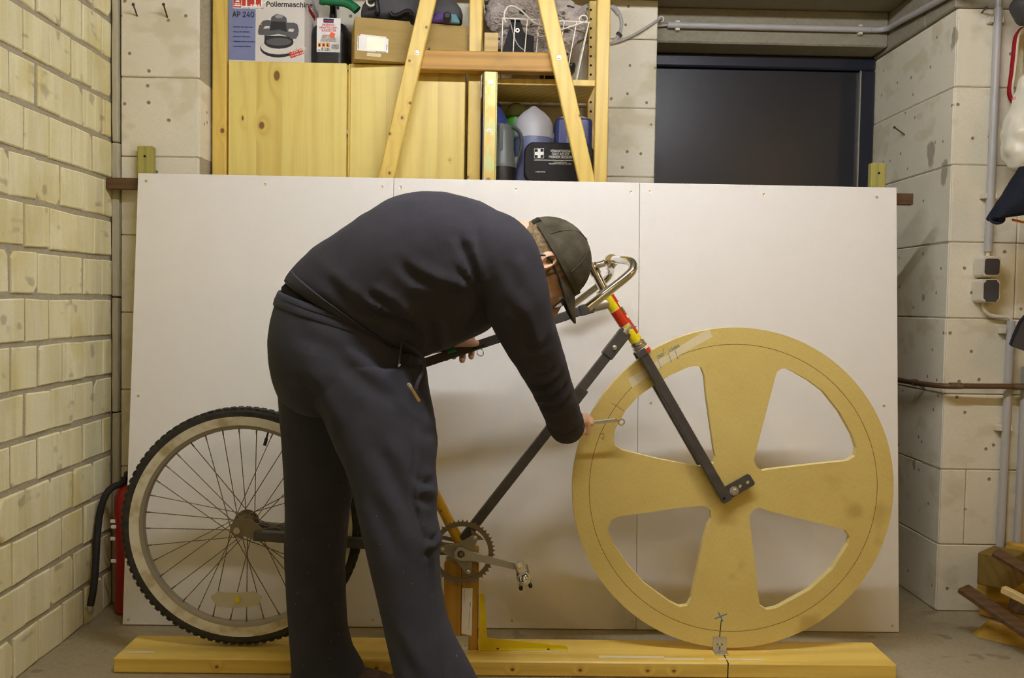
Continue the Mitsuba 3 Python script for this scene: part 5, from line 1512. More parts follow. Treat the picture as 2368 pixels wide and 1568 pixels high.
obj('head', lathe([(0.0048, -0.002), (0.0048, 0.001)], pr + [-0.045, -0.01, 0.028], (-1, -0.2, 0.6), 10), 'rust', n_)

# ------------------------------------------------------------------ hanging things at the right edge
HYY = 2.78
HG = lambda px, py, dy=0.0: at(px, py, HYY + dy)
sb = thing('strap_loop', 'looped cream strap with a dark red edge hanging on the right pier', 'strap')


def ribbon(cen, width_dir, w, t):
    p = spline(cen, 40)
    tg = np.gradient(p, axis=0); tg /= np.linalg.norm(tg, axis=1, keepdims=True)
    wd = np.asarray(width_dir, float)
    nn_ = np.cross(tg, wd); nn_ /= np.linalg.norm(nn_, axis=1, keepdims=True)
    wv = np.cross(nn_, tg)
    rs = [np.array([p[i] + a * wv[i] * w / 2 + b * nn_[i] * t / 2 for a, b in ((-1, -1), (1, -1), (1, 1), (-1, 1))]) for i in range(len(p))]
    return loft(rs)


sc1 = [HG(a_, b_, 0.112) for a_, b_ in ((2385, 68), (2356, 78), (2349, 110), (2345, 150), (2340, 190), (2338, 215), (2344, 232), (2362, 248), (2385, 256))]
obj('band', ribbon(sc1, (0.35, 1, 0), 0.045, 0.006), 'strap_white', sb, smooth=40)
sc2 = [q + np.array([-0.0085, -0.004, 0]) for q in sc1]
obj('edge', ribbon(sc2, (0.35, 1, 0), 0.030, 0.007), 'strap_red', sb, smooth=40, label='dark red edge')

wbg = thing('plastic_bag', 'white plastic carrier bag hanging at the right picture edge', 'bag')
wl = []
for py_, x0, d_ in ((170, 2362, 0.02), (220, 2350, 0.05), (270, 2332, 0.07), (310, 2321, 0.085), (335, 2326, 0.08), (352, 2322, 0.08), (375, 2330, 0.07), (395, 2338, 0.045)):
    a = HG(x0, py_)
    cxx = 1.74
    wl.append(((cxx, HYY, a[2]), cxx - a[0], d_))
obj('bag', blob(wl[::-1], 36, 11, 0.022, 26), 'bag_white', wbg, smooth=True)
pr_ = HG(2337, 232, -0.048)
obj('print', trimesh.Trimesh(*(lambda m: (np.array(m.vertices) @ np.array([[1, 0, 0.25], [0.0, 1, 0], [-0.1, 0, 1]]) + pr_, m.faces))(text('co', 0.010, 0, 0, 0, False))), 'red_print', wbg)

mb = thing('mesh_cap', 'dark navy mesh cap hanging below the white carrier bag', 'cap')
ml = []
for py_, x0, d_ in ((385, 2358, 0.02), (410, 2346, 0.05), (440, 2330, 0.065), (470, 2310, 0.07), (490, 2296, 0.06), (505, 2288, 0.045), (515, 2300, 0.025)):
    a = HG(x0, py_, -0.125)
    x1_ = HG(2395, py_, -0.125)[0] if py_ < 500 else HG(2318, py_, -0.125)[0]
    ml.append((((a[0] + x1_) / 2, HYY - 0.125, a[2]), (x1_ - a[0]) / 2, d_ * 0.8))
obj('crown', blob(ml[::-1], 30, 14, 0.012, 20), 'mesh_cloth', mb, smooth=True)
obj('brim_edge', tube(spline([HG(2288, 505, -0.135), HG(2296, 514, -0.14), HG(2310, 516, -0.14), HG(2322, 506, -0.13)], 14), 0.004, 8), 'navy_cloth', mb)
nv = thing('navy_bag', 'navy cloth bag with an orange stripe at the right picture edge', 'bag')
obj('cloth', blob([((1.735, HYY + 0.0, HG(2360, 530)[2]), 0.075, 0.025), ((1.735, HYY, HG(2360, 515)[2]), 0.105, 0.03), ((1.735, HYY, HG(2360, 495)[2]), 0.10, 0.03), ((1.735, HYY, HG(2360, 480)[2]), 0.07, 0.02)], 26, 3, 0.006), 'navy_cloth', nv, smooth=True)
obj('stripe', bar(HG(2340, 508, -0.037), HG(2385, 518, -0.040), 0.003, 0.007, 0.0005), 'orange_trim', nv, label='orange stripe')
db = thing('dark_jacket', 'dark cloth corner hanging at the right picture edge beside the lower conduit', 'cloth')
obj('cloth', hull([HG(x, y, d_) for x, y in ((2336, 800), (2340, 782), (2352, 755), (2368, 728), (2420, 700), (2420, 830), (2368, 810)) for d_ in (-0.02, 0.02)]), 'dark_grey', db)
obj('zip', tube([HG(2336, 797, -0.022), HG(2344, 775, -0.022), HG(2358, 744, -0.022), HG(2385, 712, -0.022)], 0.004, 8), 'navy_cloth', db)
jf = thing('wire_ball', 'dark round mesh bundle at the top right picture edge', 'bundle')
sp = trimesh.creation.icosphere(3, 0.058)
v = np.array(sp.vertices); v *= (1 + 0.25 * (meshkit.fbm(v * 40, 2, 5) - 0.5))[:, None]
obj('bundle', trimesh.Trimesh(v + HG(2385, 14), sp.faces, process=False), 'dark_grey', jf, smooth=True)

# ------------------------------------------------------------------ timber offcuts in the corner
def offcut(lab, p0, p1, w, h, mat, up=(0, 0, 1), b=0.003):
    t = thing('timber_offcut', lab, 'offcut', 'offcuts in the corner')
    obj('block', bar(p0, p1, w, h, b, up), mat, t)


g0 = ground(2262, 1480); g1 = ground(2480, 1520)
t = thing('timber_offcut', 'bright yellow plank offcut at the front foot of the wood pile', 'offcut', 'offcuts in the corner')
fr4 = [ground(2259, 1474), ground(2400, 1508), ground(2287, 1434, 0.045), ground(2400, 1466, 0.045)]
obj('block', hull(np.vstack([fr4, [q + np.array([0.004, 0.012, -0.014]) * (1 if q[2] > 0.01 else 0) + np.array([0.0, 0.03, 0.0]) * (0 if q[2] > 0.01 else 1) for q in fr4]]) + [0, 0, 0.0008]), 'yellow_wood', t)
q0_, q1_ = ground(2285, 1425), ground(2470, 1475)
offcut('brown squared timber on the floor under the long dark plank', q0_ + [0, 0.03, 0.033], q1_ + [0, 0.03, 0.033], 0.07, 0.064, 'block_wood')
offcut('orange-brown timber block under the square green-brown block', at(2270, 1356, 2.868), at(2420, 1376, 2.84), 0.075, 0.072, 'yellow_wood')
offcut('long dark brown plank leaning on the wood pile', at(2226, 1360, 2.70), at(2460, 1520, 2.45), 0.05, 0.018, 'dark_wood', (0.2, -0.55, 0.8))
offcut('square green-brown timber block on top of the wood pile', at(2298, 1322, 2.74), at(2298, 1322, 2.74) + [0.095, 0.085, 0.0], 0.096, 0.10, 'olive_wood')
offcut('narrow dark plank lying over the square timber block', at(2300, 1276, 2.66), at(2460, 1370, 2.52), 0.035, 0.018, 'dark_wood', (0, -0.6, 0.8))
offcut('yellow timber block at the back of the wood pile by the conduit', at(2330, 1290, 2.868), at(2450, 1310, 2.868), 0.05, 0.10, 'yellow_wood')
offcut('pale batten sticking out of the wood pile below the square block', at(2318, 1362, 2.60), at(2450, 1428, 2.47), 0.022, 0.022, 'raw_wood')
offcut('dark timber in the middle of the wood pile', at(2345, 1392, 2.68), at(2480, 1422, 2.66), 0.06, 0.055, 'dark_wood')

# ------------------------------------------------------------------ fire extinguisher in the left corner
fe = thing('fire_extinguisher', 'red fire extinguisher with a black hose standing behind the left end of the white board', 'fire extinguisher')
ey = 2.846
er = 0.045
exx = at(267, 1250, ey)[0] + er
obj('cylinder', lathe([(er * 0.9, 0.003), (er, 0.012), (er, at(280, 1150, ey)[2]), (er * 0.8, at(280, 1130, ey)[2]), (er * 0.4, at(280, 1115, ey)[2])], (exx, ey, 0), (0, 0, 1), 32), 'extinguisher_red', fe, smooth=35)
zv = at(280, 1115, ey)[2]
obj('valve', lathe([(0.018, zv + 0.0005), (0.018, zv + 0.03), (0.012, zv + 0.035)], (exx, ey, 0), (0, 0, 1), 16), 'black_plastic', fe)
obj('hose', tube(spline([(exx - 0.01, ey - 0.02, zv + 0.02), at(286, 1114, ey - 0.02), at(262, 1126, ey - 0.03), at(240, 1155, ey - 0.05), at(229, 1200, ey - 0.06), at(222, 1290, ey - 0.10), at(209, 1400, ey - 0.14)], 40), 0.0105, 12), 'black_rubber', fe, smooth=35)
hd_ = at(209, 1400, ey - 0.14)
obj('nozzle', lathe([(0.009, 0), (0.009, 0.018), (0.006, 0.03)], hd_ + np.array([0, 0, 0.004]), (0, 0, -1), 14), 'dull_metal', fe)
for i, zz0 in enumerate((1200, 1212, 1240, 1290)):
    z = at(280, zz0, ey)[2]
    a_ = math.radians(215 + 8 * (i % 2))
    obj('label', box(exx + er * math.cos(a_) - 0.012, exx + er * math.cos(a_) + 0.004, ey + er * math.sin(a_) - 0.004, ey + er * math.sin(a_) + 0.002, z - 0.006, z + 0.004, 0.0005), 'bright_white', fe)
# ------------------------------------------------------------------ the person bending over the bicycle
man_ = thing('person', 'person in dark sweater, sweatpants and cap bending over the bicycle', 'person')
V3 = lambda px, py, Y: np.array(at(px, py, Y))


def sect(A, Bp, Y, t, n=44, e=0.88, YB_=None):
    """A closed ring whose picture-plane ends are the survey pixels A and Bp at depth Y, with half thickness t in depth."""
    a, b = V3(*A, Y), V3(*Bp, YB_ or Y)
    c, u = (a + b) / 2, (a - b) / 2
    an = np.arange(n) * 2 * np.pi / n
    ca, sa = np.cos(an), np.sin(an)
    f = lambda v: np.sign(v) * np.abs(v) ** e
    return c + f(ca)[:, None] * u + (f(sa) * t)[:, None] * np.array([0, 1.0, 0])


def limb(joints, sides=28):
    """A round limb through (px, py, Y, radius)."""
    p = np.array([V3(a, b, c) for a, b, c, _ in joints])
    r = np.array([j[3] for j in joints])
    from scipy.interpolate import PchipInterpolator
    t = np.concatenate([[0], np.cumsum(np.linalg.norm(np.diff(p, axis=0), axis=1))])
    k = np.linspace(0, t[-1], 6 * len(joints))
    return tube(np.column_stack([PchipInterpolator(t, p[:, i])(k) for i in range(3)]), PchipInterpolator(t, r)(k), sides)


def unite(meshes, edge, it):
    m = tri(m3.Manifold.batch_boolean([man(x) for x in meshes], m3.OpType.Add).refine_to_length(edge))
    m = trimesh.Trimesh(m.vertices, m.faces, process=True)
    trimesh.smoothing.filter_taubin(m, lamb=0.5, nu=0.52, iterations=it)
    return m


def crease(m, lines, Yref, near=True):
    """Folds pressed into cloth: lines of (pixels, width, depth), on the side of the body that faces -y."""
    v, nn = np.array(m.vertices), np.array(m.vertex_normals)
    disp = np.zeros(len(v))
    face = np.clip(-nn[:, 1] * 1.6 + 0.25, 0, 1)
    for pts, w, dep in lines:
        q = np.array([V3(a, b, Yref)[[0, 2]] for a, b in pts])
        if len(q) > 2:
            q = spline(q, 20)
        d = np.full(len(v), 9.0); sgn = np.zeros(len(v)); along = np.zeros(len(v))
        for i in range(len(q) - 1):
            ab = q[i + 1] - q[i]
            ap_ = v[:, [0, 2]] - q[i]
            t_ = np.clip((ap_ @ ab) / (ab @ ab), 0, 1)
            off = ap_ - t_[:, None] * ab
            dd = np.linalg.norm(off, axis=1)
            s_ = ab[0] * ap_[:, 1] - ab[1] * ap_[:, 0]
            up = dd < d
            d = np.where(up, dd, d); sgn = np.where(up, np.sign(s_), sgn); along = np.where(up, (i + t_) / (len(q) - 1), along)
        fade = np.clip(np.minimum(along, 1 - along) * 4 + 0.15, 0, 1)
        x = d * sgn / w
        disp += dep * fade * (-np.exp(-x ** 2) + 0.75 * np.exp(-((x - 1.9) / 1.1) ** 2) + 0.35 * np.exp(-((x + 1.9) / 1.1) ** 2))
    v += nn * (disp * face)[:, None]
    return trimesh.Trimesh(v, m.faces, process=False)


PYC = 2.13
torso = [((664, 646), (958, 822), 0.165), ((690, 612), (975, 826), 0.185), ((731, 573), (992, 821), 0.200), ((785, 538), (1015, 811), 0.212), ((840, 500), (1048, 801), 0.225), ((896, 466), (1083, 787), 0.232),
         ((940, 451), (1105, 778), 0.236), ((984, 444), (1125, 767), 0.238), ((1028, 447), (1145, 752), 0.235), ((1075, 457), (1165, 735), 0.228), ((1115, 472), (1185, 712), 0.210), ((1150, 490), (1202, 680), 0.175), ((1176, 511), (1212, 640), 0.130), ((1193, 527), (1215, 603), 0.085)]
tm = loft([sect(a, b, PYC, t) for a, b, t in torso])
rarm = limb([(1120, 575, 2.00, 0.085), (1150, 592, 1.975, 0.088), (1168, 622, 1.965, 0.083), (1190, 682, 1.965, 0.076), (1213, 750, 1.985, 0.066), (1238, 808, 2.03, 0.060), (1262, 862, 2.095, 0.053), (1284, 915, 2.18, 0.048), (1303, 965, 2.28, 0.046), (1308, 981, 2.315, 0.043)])
larm = limb([(1110, 570, 2.25, 0.085), (1130, 575, 2.29, 0.08), (1050, 600, 2.37, 0.065), (945, 655, 2.41, 0.055), (965, 725, 2.425, 0.050), (992, 785, 2.442, 0.042)])
sw = unite([tm, rarm, larm], 0.011, 14)
v, nn = np.array(sw.vertices), np.array(sw.vertex_normals)
v += nn * (0.006 * (meshkit.fbm(v * 9, 2, 21) - 0.5) + 0.004 * (meshkit.fbm(v * [26, 12, 26], 2, 5) - 0.5))[:, None]
sw = trimesh.Trimesh(v, sw.faces, process=False)
YS = 1.93
sw = crease(sw, [
    ([(1055, 540), (1080, 590), (1096, 630), (1115, 690)], 0.009, 0.010),
    ([(1062, 620), (1085, 660), (1112, 690)], 0.008, 0.008),
    ([(925, 605), (970, 645), (1050, 675), (1100, 690)], 0.010, 0.009),
    ([(960, 690), (1020, 690), (1085, 690)], 0.012, 0.006),
    ([(1075, 760), (1110, 720), (1120, 690)], 0.010, 0.008),
    ([(830, 690), (880, 730), (930, 745), (965, 790)], 0.009, 0.012),
    ([(850, 680), (900, 705), (940, 735)], 0.008, 0.009),
    ([(745, 640), (800, 690), (860, 735)], 0.011, 0.006),
    ([(985, 735), (1000, 770), (985, 810)], 0.010, 0.009),
    ([(1180, 700), (1205, 760), (1230, 830)], 0.012, 0.005),
    ([(1215, 800), (1240, 810), (1270, 790)], 0.008, 0.006),
    ([(1235, 870), (1265, 875), (1290, 850)], 0.008, 0.007),
    ([(1250, 925), (1280, 932), (1325, 900)], 0.008, 0.011),
    ([(1225, 895), (1260, 905), (1310, 870)], 0.008, 0.009),
    ([(1262, 960), (1300, 965), (1340, 935)], 0.008, 0.010),
    ([(1165, 600), (1190, 650), (1205, 690)], 0.014, 0.004),
], YS)
sweater = obj('sweater', sw, 'sweater_mat', man_, smooth=True, label='dark navy long-sleeved sweater')
# ribbed hem and cuff
hemA = [sect((664, 647), (958, 823), PYC, 0.168), sect((669, 639), (962, 824), PYC, 0.176), sect((680, 624), (969, 826), PYC, 0.187), sect((683, 621), (971, 826), PYC, 0.184)]
obj('hem', loft(hemA), 'sweater_mat', sweater, smooth=50)
cuffp = [V3(1303, 966, 2.283), V3(1306, 976, 2.305), V3(1312, 989, 2.334), V3(1314, 994, 2.345)]
obj('cuff', tube(cuffp, [0.0465, 0.0485, 0.0455, 0.040], 28), 'sweater_mat', sweater, smooth=50)
obj('cuff', tube([V3(988, 778, 2.441), V3(994, 789, 2.443), V3(998, 797, 2.445)], [0.042, 0.044, 0.036], 24), 'sweater_mat', sweater, smooth=50)
obj('collar', loft([sect((1188, 523), (1214, 606), PYC, 0.088), sect((1196, 525), (1222, 604), PYC, 0.080), sect((1200, 530), (1222, 598), PYC, 0.074)]), 'sweater_mat', sweater, smooth=50)

und = loft([sect((655, 690), (930, 800), PYC, 0.160), sect((658, 662), (935, 808), PYC, 0.158), sect((680, 640), (950, 810), PYC, 0.158), sect((700, 622), (960, 800), PYC, 0.158)])
obj('undershirt', und, 'undershirt_mat', man_, smooth=40, label='black undershirt showing at the waist')

# trousers
hips = loft([sect((650, 676), (955, 775), PYC, 0.168), sect((642, 700), (966, 800), PYC, 0.176), sect((631, 740), (976, 822), PYC, 0.184), sect((625, 785), (982, 846), PYC, 0.190), sect((628, 835), (987, 876), PYC, 0.192), sect((637, 880), (995, 915), PYC, 0.185), sect((650, 920), (985, 945), PYC, 0.150), sect((690, 955), (950, 965), PYC, 0.08)])
NL = [(845, 690, 985, 2.055, 0.115), (900, 705, 993, 2.045, 0.112), (950, 738, 1003, 2.035, 0.108), (1021, 772, 1013, 2.02, 0.103), (1080, 799, 1007, 2.01, 0.100), (1135, 817, 1011, 2.0, 0.098), (1194, 831, 1010, 1.99, 0.095), (1230, 839, 1019, 1.985, 0.095), (1248, 843, 1023, 1.985, 0.095), (1275, 850, 1016, 1.98, 0.092), (1352, 868, 1020, 1.975, 0.088), (1423, 883, 1032, 1.97, 0.088), (1482, 898, 1056, 1.965, 0.090), (1533, 910, 1083, 1.96, 0.095), (1600, 922, 1115, 1.955, 0.10), (1680, 945, 1138, 1.95, 0.102), (1715, 955, 1145, 1.95, 0.10)]
FL = [(845, 640, 880, 2.225, 0.105), (900, 645, 868, 2.235, 0.105), (950, 648, 855, 2.24, 0.103), (1029, 654, 838, 2.25, 0.098), (1127, 660, 818, 2.26, 0.092), (1194, 663, 806, 2.265, 0.088), (1265, 661, 800, 2.265, 0.085), (1305, 661, 797, 2.265, 0.084), (1384, 665, 799, 2.265, 0.084), (1455, 671, 803, 2.26, 0.086), (1502, 674, 814, 2.26, 0.088), (1540, 677, 838, 2.26, 0.088), (1572, 680, 850, 2.26, 0.086)]
nleg = loft([sect((a, y), (b, y), Y, t) for y, a, b, Y, t in NL])
fleg = loft([sect((a, y), (b, y), Y, t) for y, a, b, Y, t in FL])
tr_ = unite([hips, nleg, fleg], 0.011, 9)
v, nn = np.array(tr_.vertices), np.array(tr_.vertex_normals)
v += nn * (0.007 * (meshkit.fbm(v * [10, 8, 5], 2, 31) - 0.5))[:, None]
tr_ = trimesh.Trimesh(v, tr_.faces, process=False)
tr_ = crease(tr_, [
    ([(885, 790), (935, 800), (965, 830), (958, 885)], 0.007, 0.010),
    ([(930, 790), (925, 830), (918, 862)], 0.006, 0.006),
    ([(800, 770), (870, 830), (930, 895)], 0.014, 0.006),
    ([(760, 800), (850, 880), (930, 930)], 0.018, 0.006),
    ([(690, 860), (730, 940), (760, 1010)], 0.020, 0.008),
    ([(680, 760), (760, 800), (860, 800)], 0.016, 0.003),
    ([(960, 960), (985, 1000), (1010, 1010)], 0.010, 0.005),
    ([(955, 960), (960, 1060), (958, 1135), (985, 1220), (1000, 1320), (1012, 1450), (1040, 1560)], 0.004, 0.004),
    ([(960, 1085), (985, 1110), (1008, 1108)], 0.008, 0.007),
    ([(965, 1140), (990, 1150), (1010, 1165)], 0.008, 0.008),
    ([(985, 1215), (1005, 1235), (1022, 1222)], 0.007, 0.008),
    ([(985, 1262), (1005, 1262), (1020, 1255)], 0.007, 0.009),
    ([(870, 1010), (920, 1100), (960, 1180)], 0.016, 0.006),
    ([(860, 1120), (900, 1200), (935, 1270)], 0.018, 0.005),
    ([(905, 1420), (940, 1480), (980, 1540)], 0.014, 0.005),
    ([(700, 1000), (720, 1080), (735, 1160)], 0.020, 0.004),
    ([(700, 1290), (740, 1320), (790, 1300)], 0.016, 0.004),
    ([(690, 1420), (740, 1470), (800, 1480)], 0.014, 0.005),
], 1.97)
trousers = obj('trousers', tr_, 'trouser_mat', man_, smooth=True, label='dark grey-blue sweatpants')
wbm = loft([sect((651, 671), (952, 768), PYC, 0.166), sect((649, 675), (955, 774), PYC, 0.173), sect((646, 682), (958, 782), PYC, 0.1755), sect((645, 684), (959, 784), PYC, 0.1735), sect((643, 688), (961, 789), PYC, 0.178), sect((640, 699), (965, 799), PYC, 0.1805), sect((639, 702), (966, 802), PYC, 0.176)])
obj('waistband', wbm, 'trouser_mat', trousers, smooth=40)
zp = V3(948, 890, 1.930)
obj('zip_slider', bar(V3(943, 886, 1.928), V3(951, 897, 1.928), 0.008, 0.008, 0.002, (0, 1, 0)), 'zinc', trousers, label='metal zip slider')
obj('zip_pull', bar(V3(950, 896, 1.924), V3(970, 929, 1.922), 0.0065, 0.003, 0.001, (0, 1, 0)), 'brass', trousers, label='dangling metal zip pull')
obj('pocket_edge', tube(spline([V3(930, 789, 1.972), V3(955, 806, 1.966), V3(974, 822, 1.968), V3(982, 842, 1.975), V3(972, 872, 1.962), V3(962, 900, 1.952)], 24), 0.0042, 8), 'trouser_mat', trousers, smooth=40)
obj('seam', tube(spline([V3(930, 789, 1.968), V3(925, 820, 1.957), V3(922, 850, 1.950)], 10), 0.0022, 6), 'trouser_mat', trousers)
obj('zip_stop', bar(V3(921, 848, 1.944), V3(926, 842, 1.944), 0.004, 0.004, 0.001, (0, 1, 0)), 'dull_metal', trousers)

# shoes
def shoe(hx, hy, Y, tx_, ty_):
    h_, t_ = ground(hx, hy), ground(tx_, ty_)
    d = (t_ - h_); Ln = np.linalg.norm(d); d /= Ln
    s_ = np.array([-d[1], d[0], 0])
    rs = []
    for f_, w, hh in ((0.0, 0.020, 0.060), (0.03, 0.031, 0.082), (0.12, 0.035, 0.092), (0.3, 0.035, 0.092), (0.45, 0.038, 0.082), (0.62, 0.046, 0.068), (0.8, 0.048, 0.056), (0.92, 0.040, 0.048), (0.98, 0.026, 0.038), (1.0, 0.012, 0.028)):
        c = h_ + d * (f_ * Ln)
        a = np.arange(20) * 2 * np.pi / 20
        rs.append(np.array([c + s_ * w * np.sign(math.cos(k)) * abs(math.cos(k)) ** 0.7 + np.array([0, 0, 0.016 + (hh - 0.016) / 2 + (hh - 0.016) / 2 * np.sign(math.sin(k)) * abs(math.sin(k)) ** 0.8]) for k in a]))
    ss = []
    for zz0, g in ((0.0005, 0.97), (0.004, 1.03), (0.014, 1.04), (0.0165, 1.0)):
        o = [(0.0, 0.6), (0.03, 0.95), (0.12, 1.0), (0.45, 1.0), (0.62, 1.06), (0.8, 1.04), (0.93, 0.85), (1.0, 0.3)]
        W = [0.020, 0.031, 0.036, 0.038, 0.046, 0.048, 0.040, 0.014]
        up_ = [h_ + d * (f_ * Ln) + s_ * w * g for (f_, _), w in zip(o, W)] + [h_ + d * (f_ * Ln) - s_ * w * g for (f_, _), w in reversed(list(zip(o, W)))]
        ss.append(np.array([q + [0, 0, zz0] for q in up_]))
    k = obj('shoe', loft(rs), 'shoe_mat', man_, smooth=40, label='brown shoe')
    obj('sole', loft(ss), 'black_rubber', k)
    c = h_ + d * (0.70 * Ln)
    obj('patch', trimesh.Trimesh(*(lambda m: (np.array(m.vertices) * [1, 1, 0.30] + c + d * 0.01 + [0, 0, 0.052], m.faces))(trimesh.creation.icosphere(2, 0.030))), 'tape_mat' if False else 'rust', k, smooth=True)


shoe(672, 1612, 2.26, 912, 1606)
shoe(950, 1762, 1.95, 1230, 1772)

# head frame: forward points down and right, up points right
HC = V3(1248, 615, PYC)
HF, HU, HS = np.array([0.51, 0, -0.86]), np.array([0.86, 0, 0.51]), np.array([0, -1.0, 0])
HF /= np.linalg.norm(HF); HU /= np.linalg.norm(HU)


def hd3(f, u, s):
    return HC + (HF * f + HU * u + HS * s) / 1000.0


def ell(f, u, s, rf, ru, rs, sub=3):
    m = trimesh.creation.icosphere(sub, 1.0)
    v = np.array(m.vertices)
    w = (v[:, :1] * HF * rf + v[:, 1:2] * HU * ru + v[:, 2:] * HS * rs) / 1000.0 + hd3(f, u, s)
    m = trimesh.Trimesh(w, m.faces, process=False)
    if m.volume < 0: m.invert()
    return m


def ball(c, r, sub=2):
    m = trimesh.creation.icosphere(sub, r); m.apply_translation(c)
    return m


def bone(*cr):
    """Hull of balls given as (centre, radius)."""
    return trimesh.util.concatenate([]) if not cr else hull(np.vstack([np.array(ball(c, r).vertices) for c, r in cr]))


def hb_(*l):
    return bone(*[(hd3(f, u, s), r / 1000.0) for f, u, s, r in l])


body = []
# head
body.append(ell(-4, 30, 0, 93, 84, 75))
body.append(hb_((76, 20, 26, 18), (76, 20, -26, 18), (66, -25, 34, 20), (66, -25, -34, 20), (80, -98, 9, 17), (80, -98, -9, 17), (4, -72, 50, 15), (4, -72, -50, 15), (0, -15, 60, 14), (0, -15, -60, 14), (70, -60, 26, 20), (70, -60, -26, 20)))
body.append(hb_((90, 12, 0, 7), (112, -26, 0, 9), (100, -32, 10, 8), (100, -32, -10, 8), (88, -30, 0, 12)))
body.append(hb_((92, -56, 12, 6), (92, -56, -12, 6), (97, -54, 0, 7)))
body.append(hb_((90, -66, 11, 6), (90, -66, -11, 6), (95, -67, 0, 7)))
for s in (-1, 1):
    body.append(hb_((84, 22, s * 14, 7), (86, 24, s * 34, 7), (72, 20, s * 52, 7)))
    e0 = ell(-2, 14, s * 78, 19, 31, 9)
    e1 = ell(3, 17, s * 86, 11, 20, 9)
    body.append(tri(man(e0) - man(e1)))
    body.append(hb_((10, 2, s * 74, 6), (10, -8, s * 73, 5)))
# neck, trunk, limbs inside the clothes
J = lambda px, py, Y, r: (V3(px, py, Y), r)
body.append(bone((hd3(-22, -30, 0), 0.060), J(1158, 580, 2.13, 0.062)))
body.append(bone((hd3(-60, 5, 0), 0.048), J(1150, 560, 2.13, 0.058)))
trunk = [J(800, 800, 2.13, 0.125), J(850, 690, 2.13, 0.118), J(985, 605, 2.13, 0.135), J(1075, 590, 2.13, 0.115), J(1150, 578, 2.13, 0.064)]
for a, b in zip(trunk, trunk[1:]): body.append(bone(a, b))
ra = [J(1090, 580, 2.10, 0.07), J(1152, 600, 1.99, 0.056), J(1244, 830, 2.045, 0.037), J(1306, 972, 2.325, 0.026)]
la = [J(1090, 580, 2.16, 0.07), J(1125, 575, 2.285, 0.054), J(950, 660, 2.41, 0.037), J(1000, 797, 2.452, 0.025)]
rl_ = [J(800, 830, 2.10, 0.10), J(850, 900, 2.05, 0.08), J(925, 1250, 1.985, 0.052), J(1015, 1660, 1.955, 0.036), J(1100, 1720, 1.955, 0.024)]
ll_ = [J(780, 830, 2.16, 0.10), J(755, 900, 2.24, 0.08), J(733, 1240, 2.265, 0.050), J(738, 1545, 2.262, 0.034), J(830, 1585, 2.262, 0.022)]
for ch in (ra, la, rl_, ll_):
    for a, b in zip(ch, ch[1:]): body.append(bone(a, b))
# right hand: a fist around the spanner, knuckles towards the camera, thumb on the right
HY = 2.392
xs = [1356, 1336, 1316, 1297]
shaft = lambda px: V3(px, 986 - (px - 1300) * 0.118, HY + 0.004)
kn = [V3(x, 974 - (x - 1300) * 0.12, HY - 0.026) for x in xs]
body.append(bone(ra[-1], (V3(1330, 982, HY - 0.018), 0.020), (V3(1302, 986, HY - 0.016), 0.020)))
body.append(bone((V3(1322, 975, HY - 0.030), 0.015), (V3(1348, 972, HY - 0.022), 0.016), (V3(1298, 982, HY - 0.020), 0.016), (V3(1340, 984, HY - 0.016), 0.014)))
body.append(bone((V3(1342, 982, HY - 0.016), 0.016), (V3(1344, 996, HY - 0.014), 0.0145), (V3(1328, 1004, HY - 0.010), 0.0135), (V3(1318, 990, HY - 0.012), 0.014)))
for i, x in enumerate(xs):
    r = [0.0095, 0.0098, 0.0095, 0.0085][i]
    c = shaft(x)
    L_ = [1.0, 1.06, 1.0, 0.86][i]
    ch = [(c + np.array([0, -0.022, 0.004]), r * 1.08), (c + np.array([0.001, -0.012, -0.021 * L_]), r), (c + np.array([0.001, 0.012 * L_, -0.019 * L_]), r * 0.94), (c + np.array([0, 0.019 * L_, 0.000]), r * 0.86), (c + np.array([0, 0.010, 0.014]), r * 0.8)]
    for a, b in zip(ch, ch[1:]): body.append(bone(a, b))
th = [(V3(1338, 968, HY - 0.010), 0.0125), (V3(1354, 964, HY - 0.004), 0.0112), (V3(1364, 972, HY - 0.008), 0.0098), (V3(1367, 979, HY - 0.013), 0.0085)]
for a, b in zip(th, th[1:]): body.append(bone(a, b))
# left hand: over the tube from behind, thumb along its near side, fingertips below
tp = lambda px: B(px, 838 - (px - 985) * 0.3325)
body.append(bone(la[-1], (tp(1022) + [0, 0.016, 0.030], 0.017), (tp(1012) + [0, 0.0, 0.030], 0.015)))
body.append(bone((tp(1020) + [0, 0.018, 0.030], 0.016), (tp(1084) + [0, 0.022, 0.026], 0.013), (tp(1060) + [0, 0.004, 0.031], 0.012)))
for i, x in enumerate((1090, 1069, 1049, 1031)):
    r = [0.0092, 0.0095, 0.0092, 0.0082][i]
    c = tp(x)
    lo = [-0.023, -0.024, -0.008, -0.006][i]
    yb_ = [0.002, -0.002, 0.018, 0.019][i]
    ch = [(c + [0, 0.024, 0.022], r * 1.08), (c + [0, 0.027, 0.0], r), (c + [0, 0.022, lo + 0.002], r * 0.95), (c + [0, yb_, lo - 0.003], r * 0.86)]
    for a, b in zip(ch, ch[1:]): body.append(bone(a, b))
th = [(tp(1035) + [0, -0.004, 0.030], 0.0125), (tp(1066) + [0, -0.020, 0.023], 0.0115), (tp(1090) + [0, -0.0235, 0.012], 0.0102), (tp(1101) + [0, -0.0235, 0.008], 0.0090)]
for a, b in zip(th, th[1:]): body.append(bone(a, b))
bd = tri(m3.Manifold.batch_boolean([man(x) for x in body], m3.OpType.Add).refine_to_length(0.0065))
bd = trimesh.Trimesh(bd.vertices, bd.faces, process=True)
trimesh.smoothing.filter_taubin(bd, lamb=0.5, nu=0.52, iterations=5)
obj('body', bd, 'skin', man_, smooth=True, label='skin of face, neck and hands')

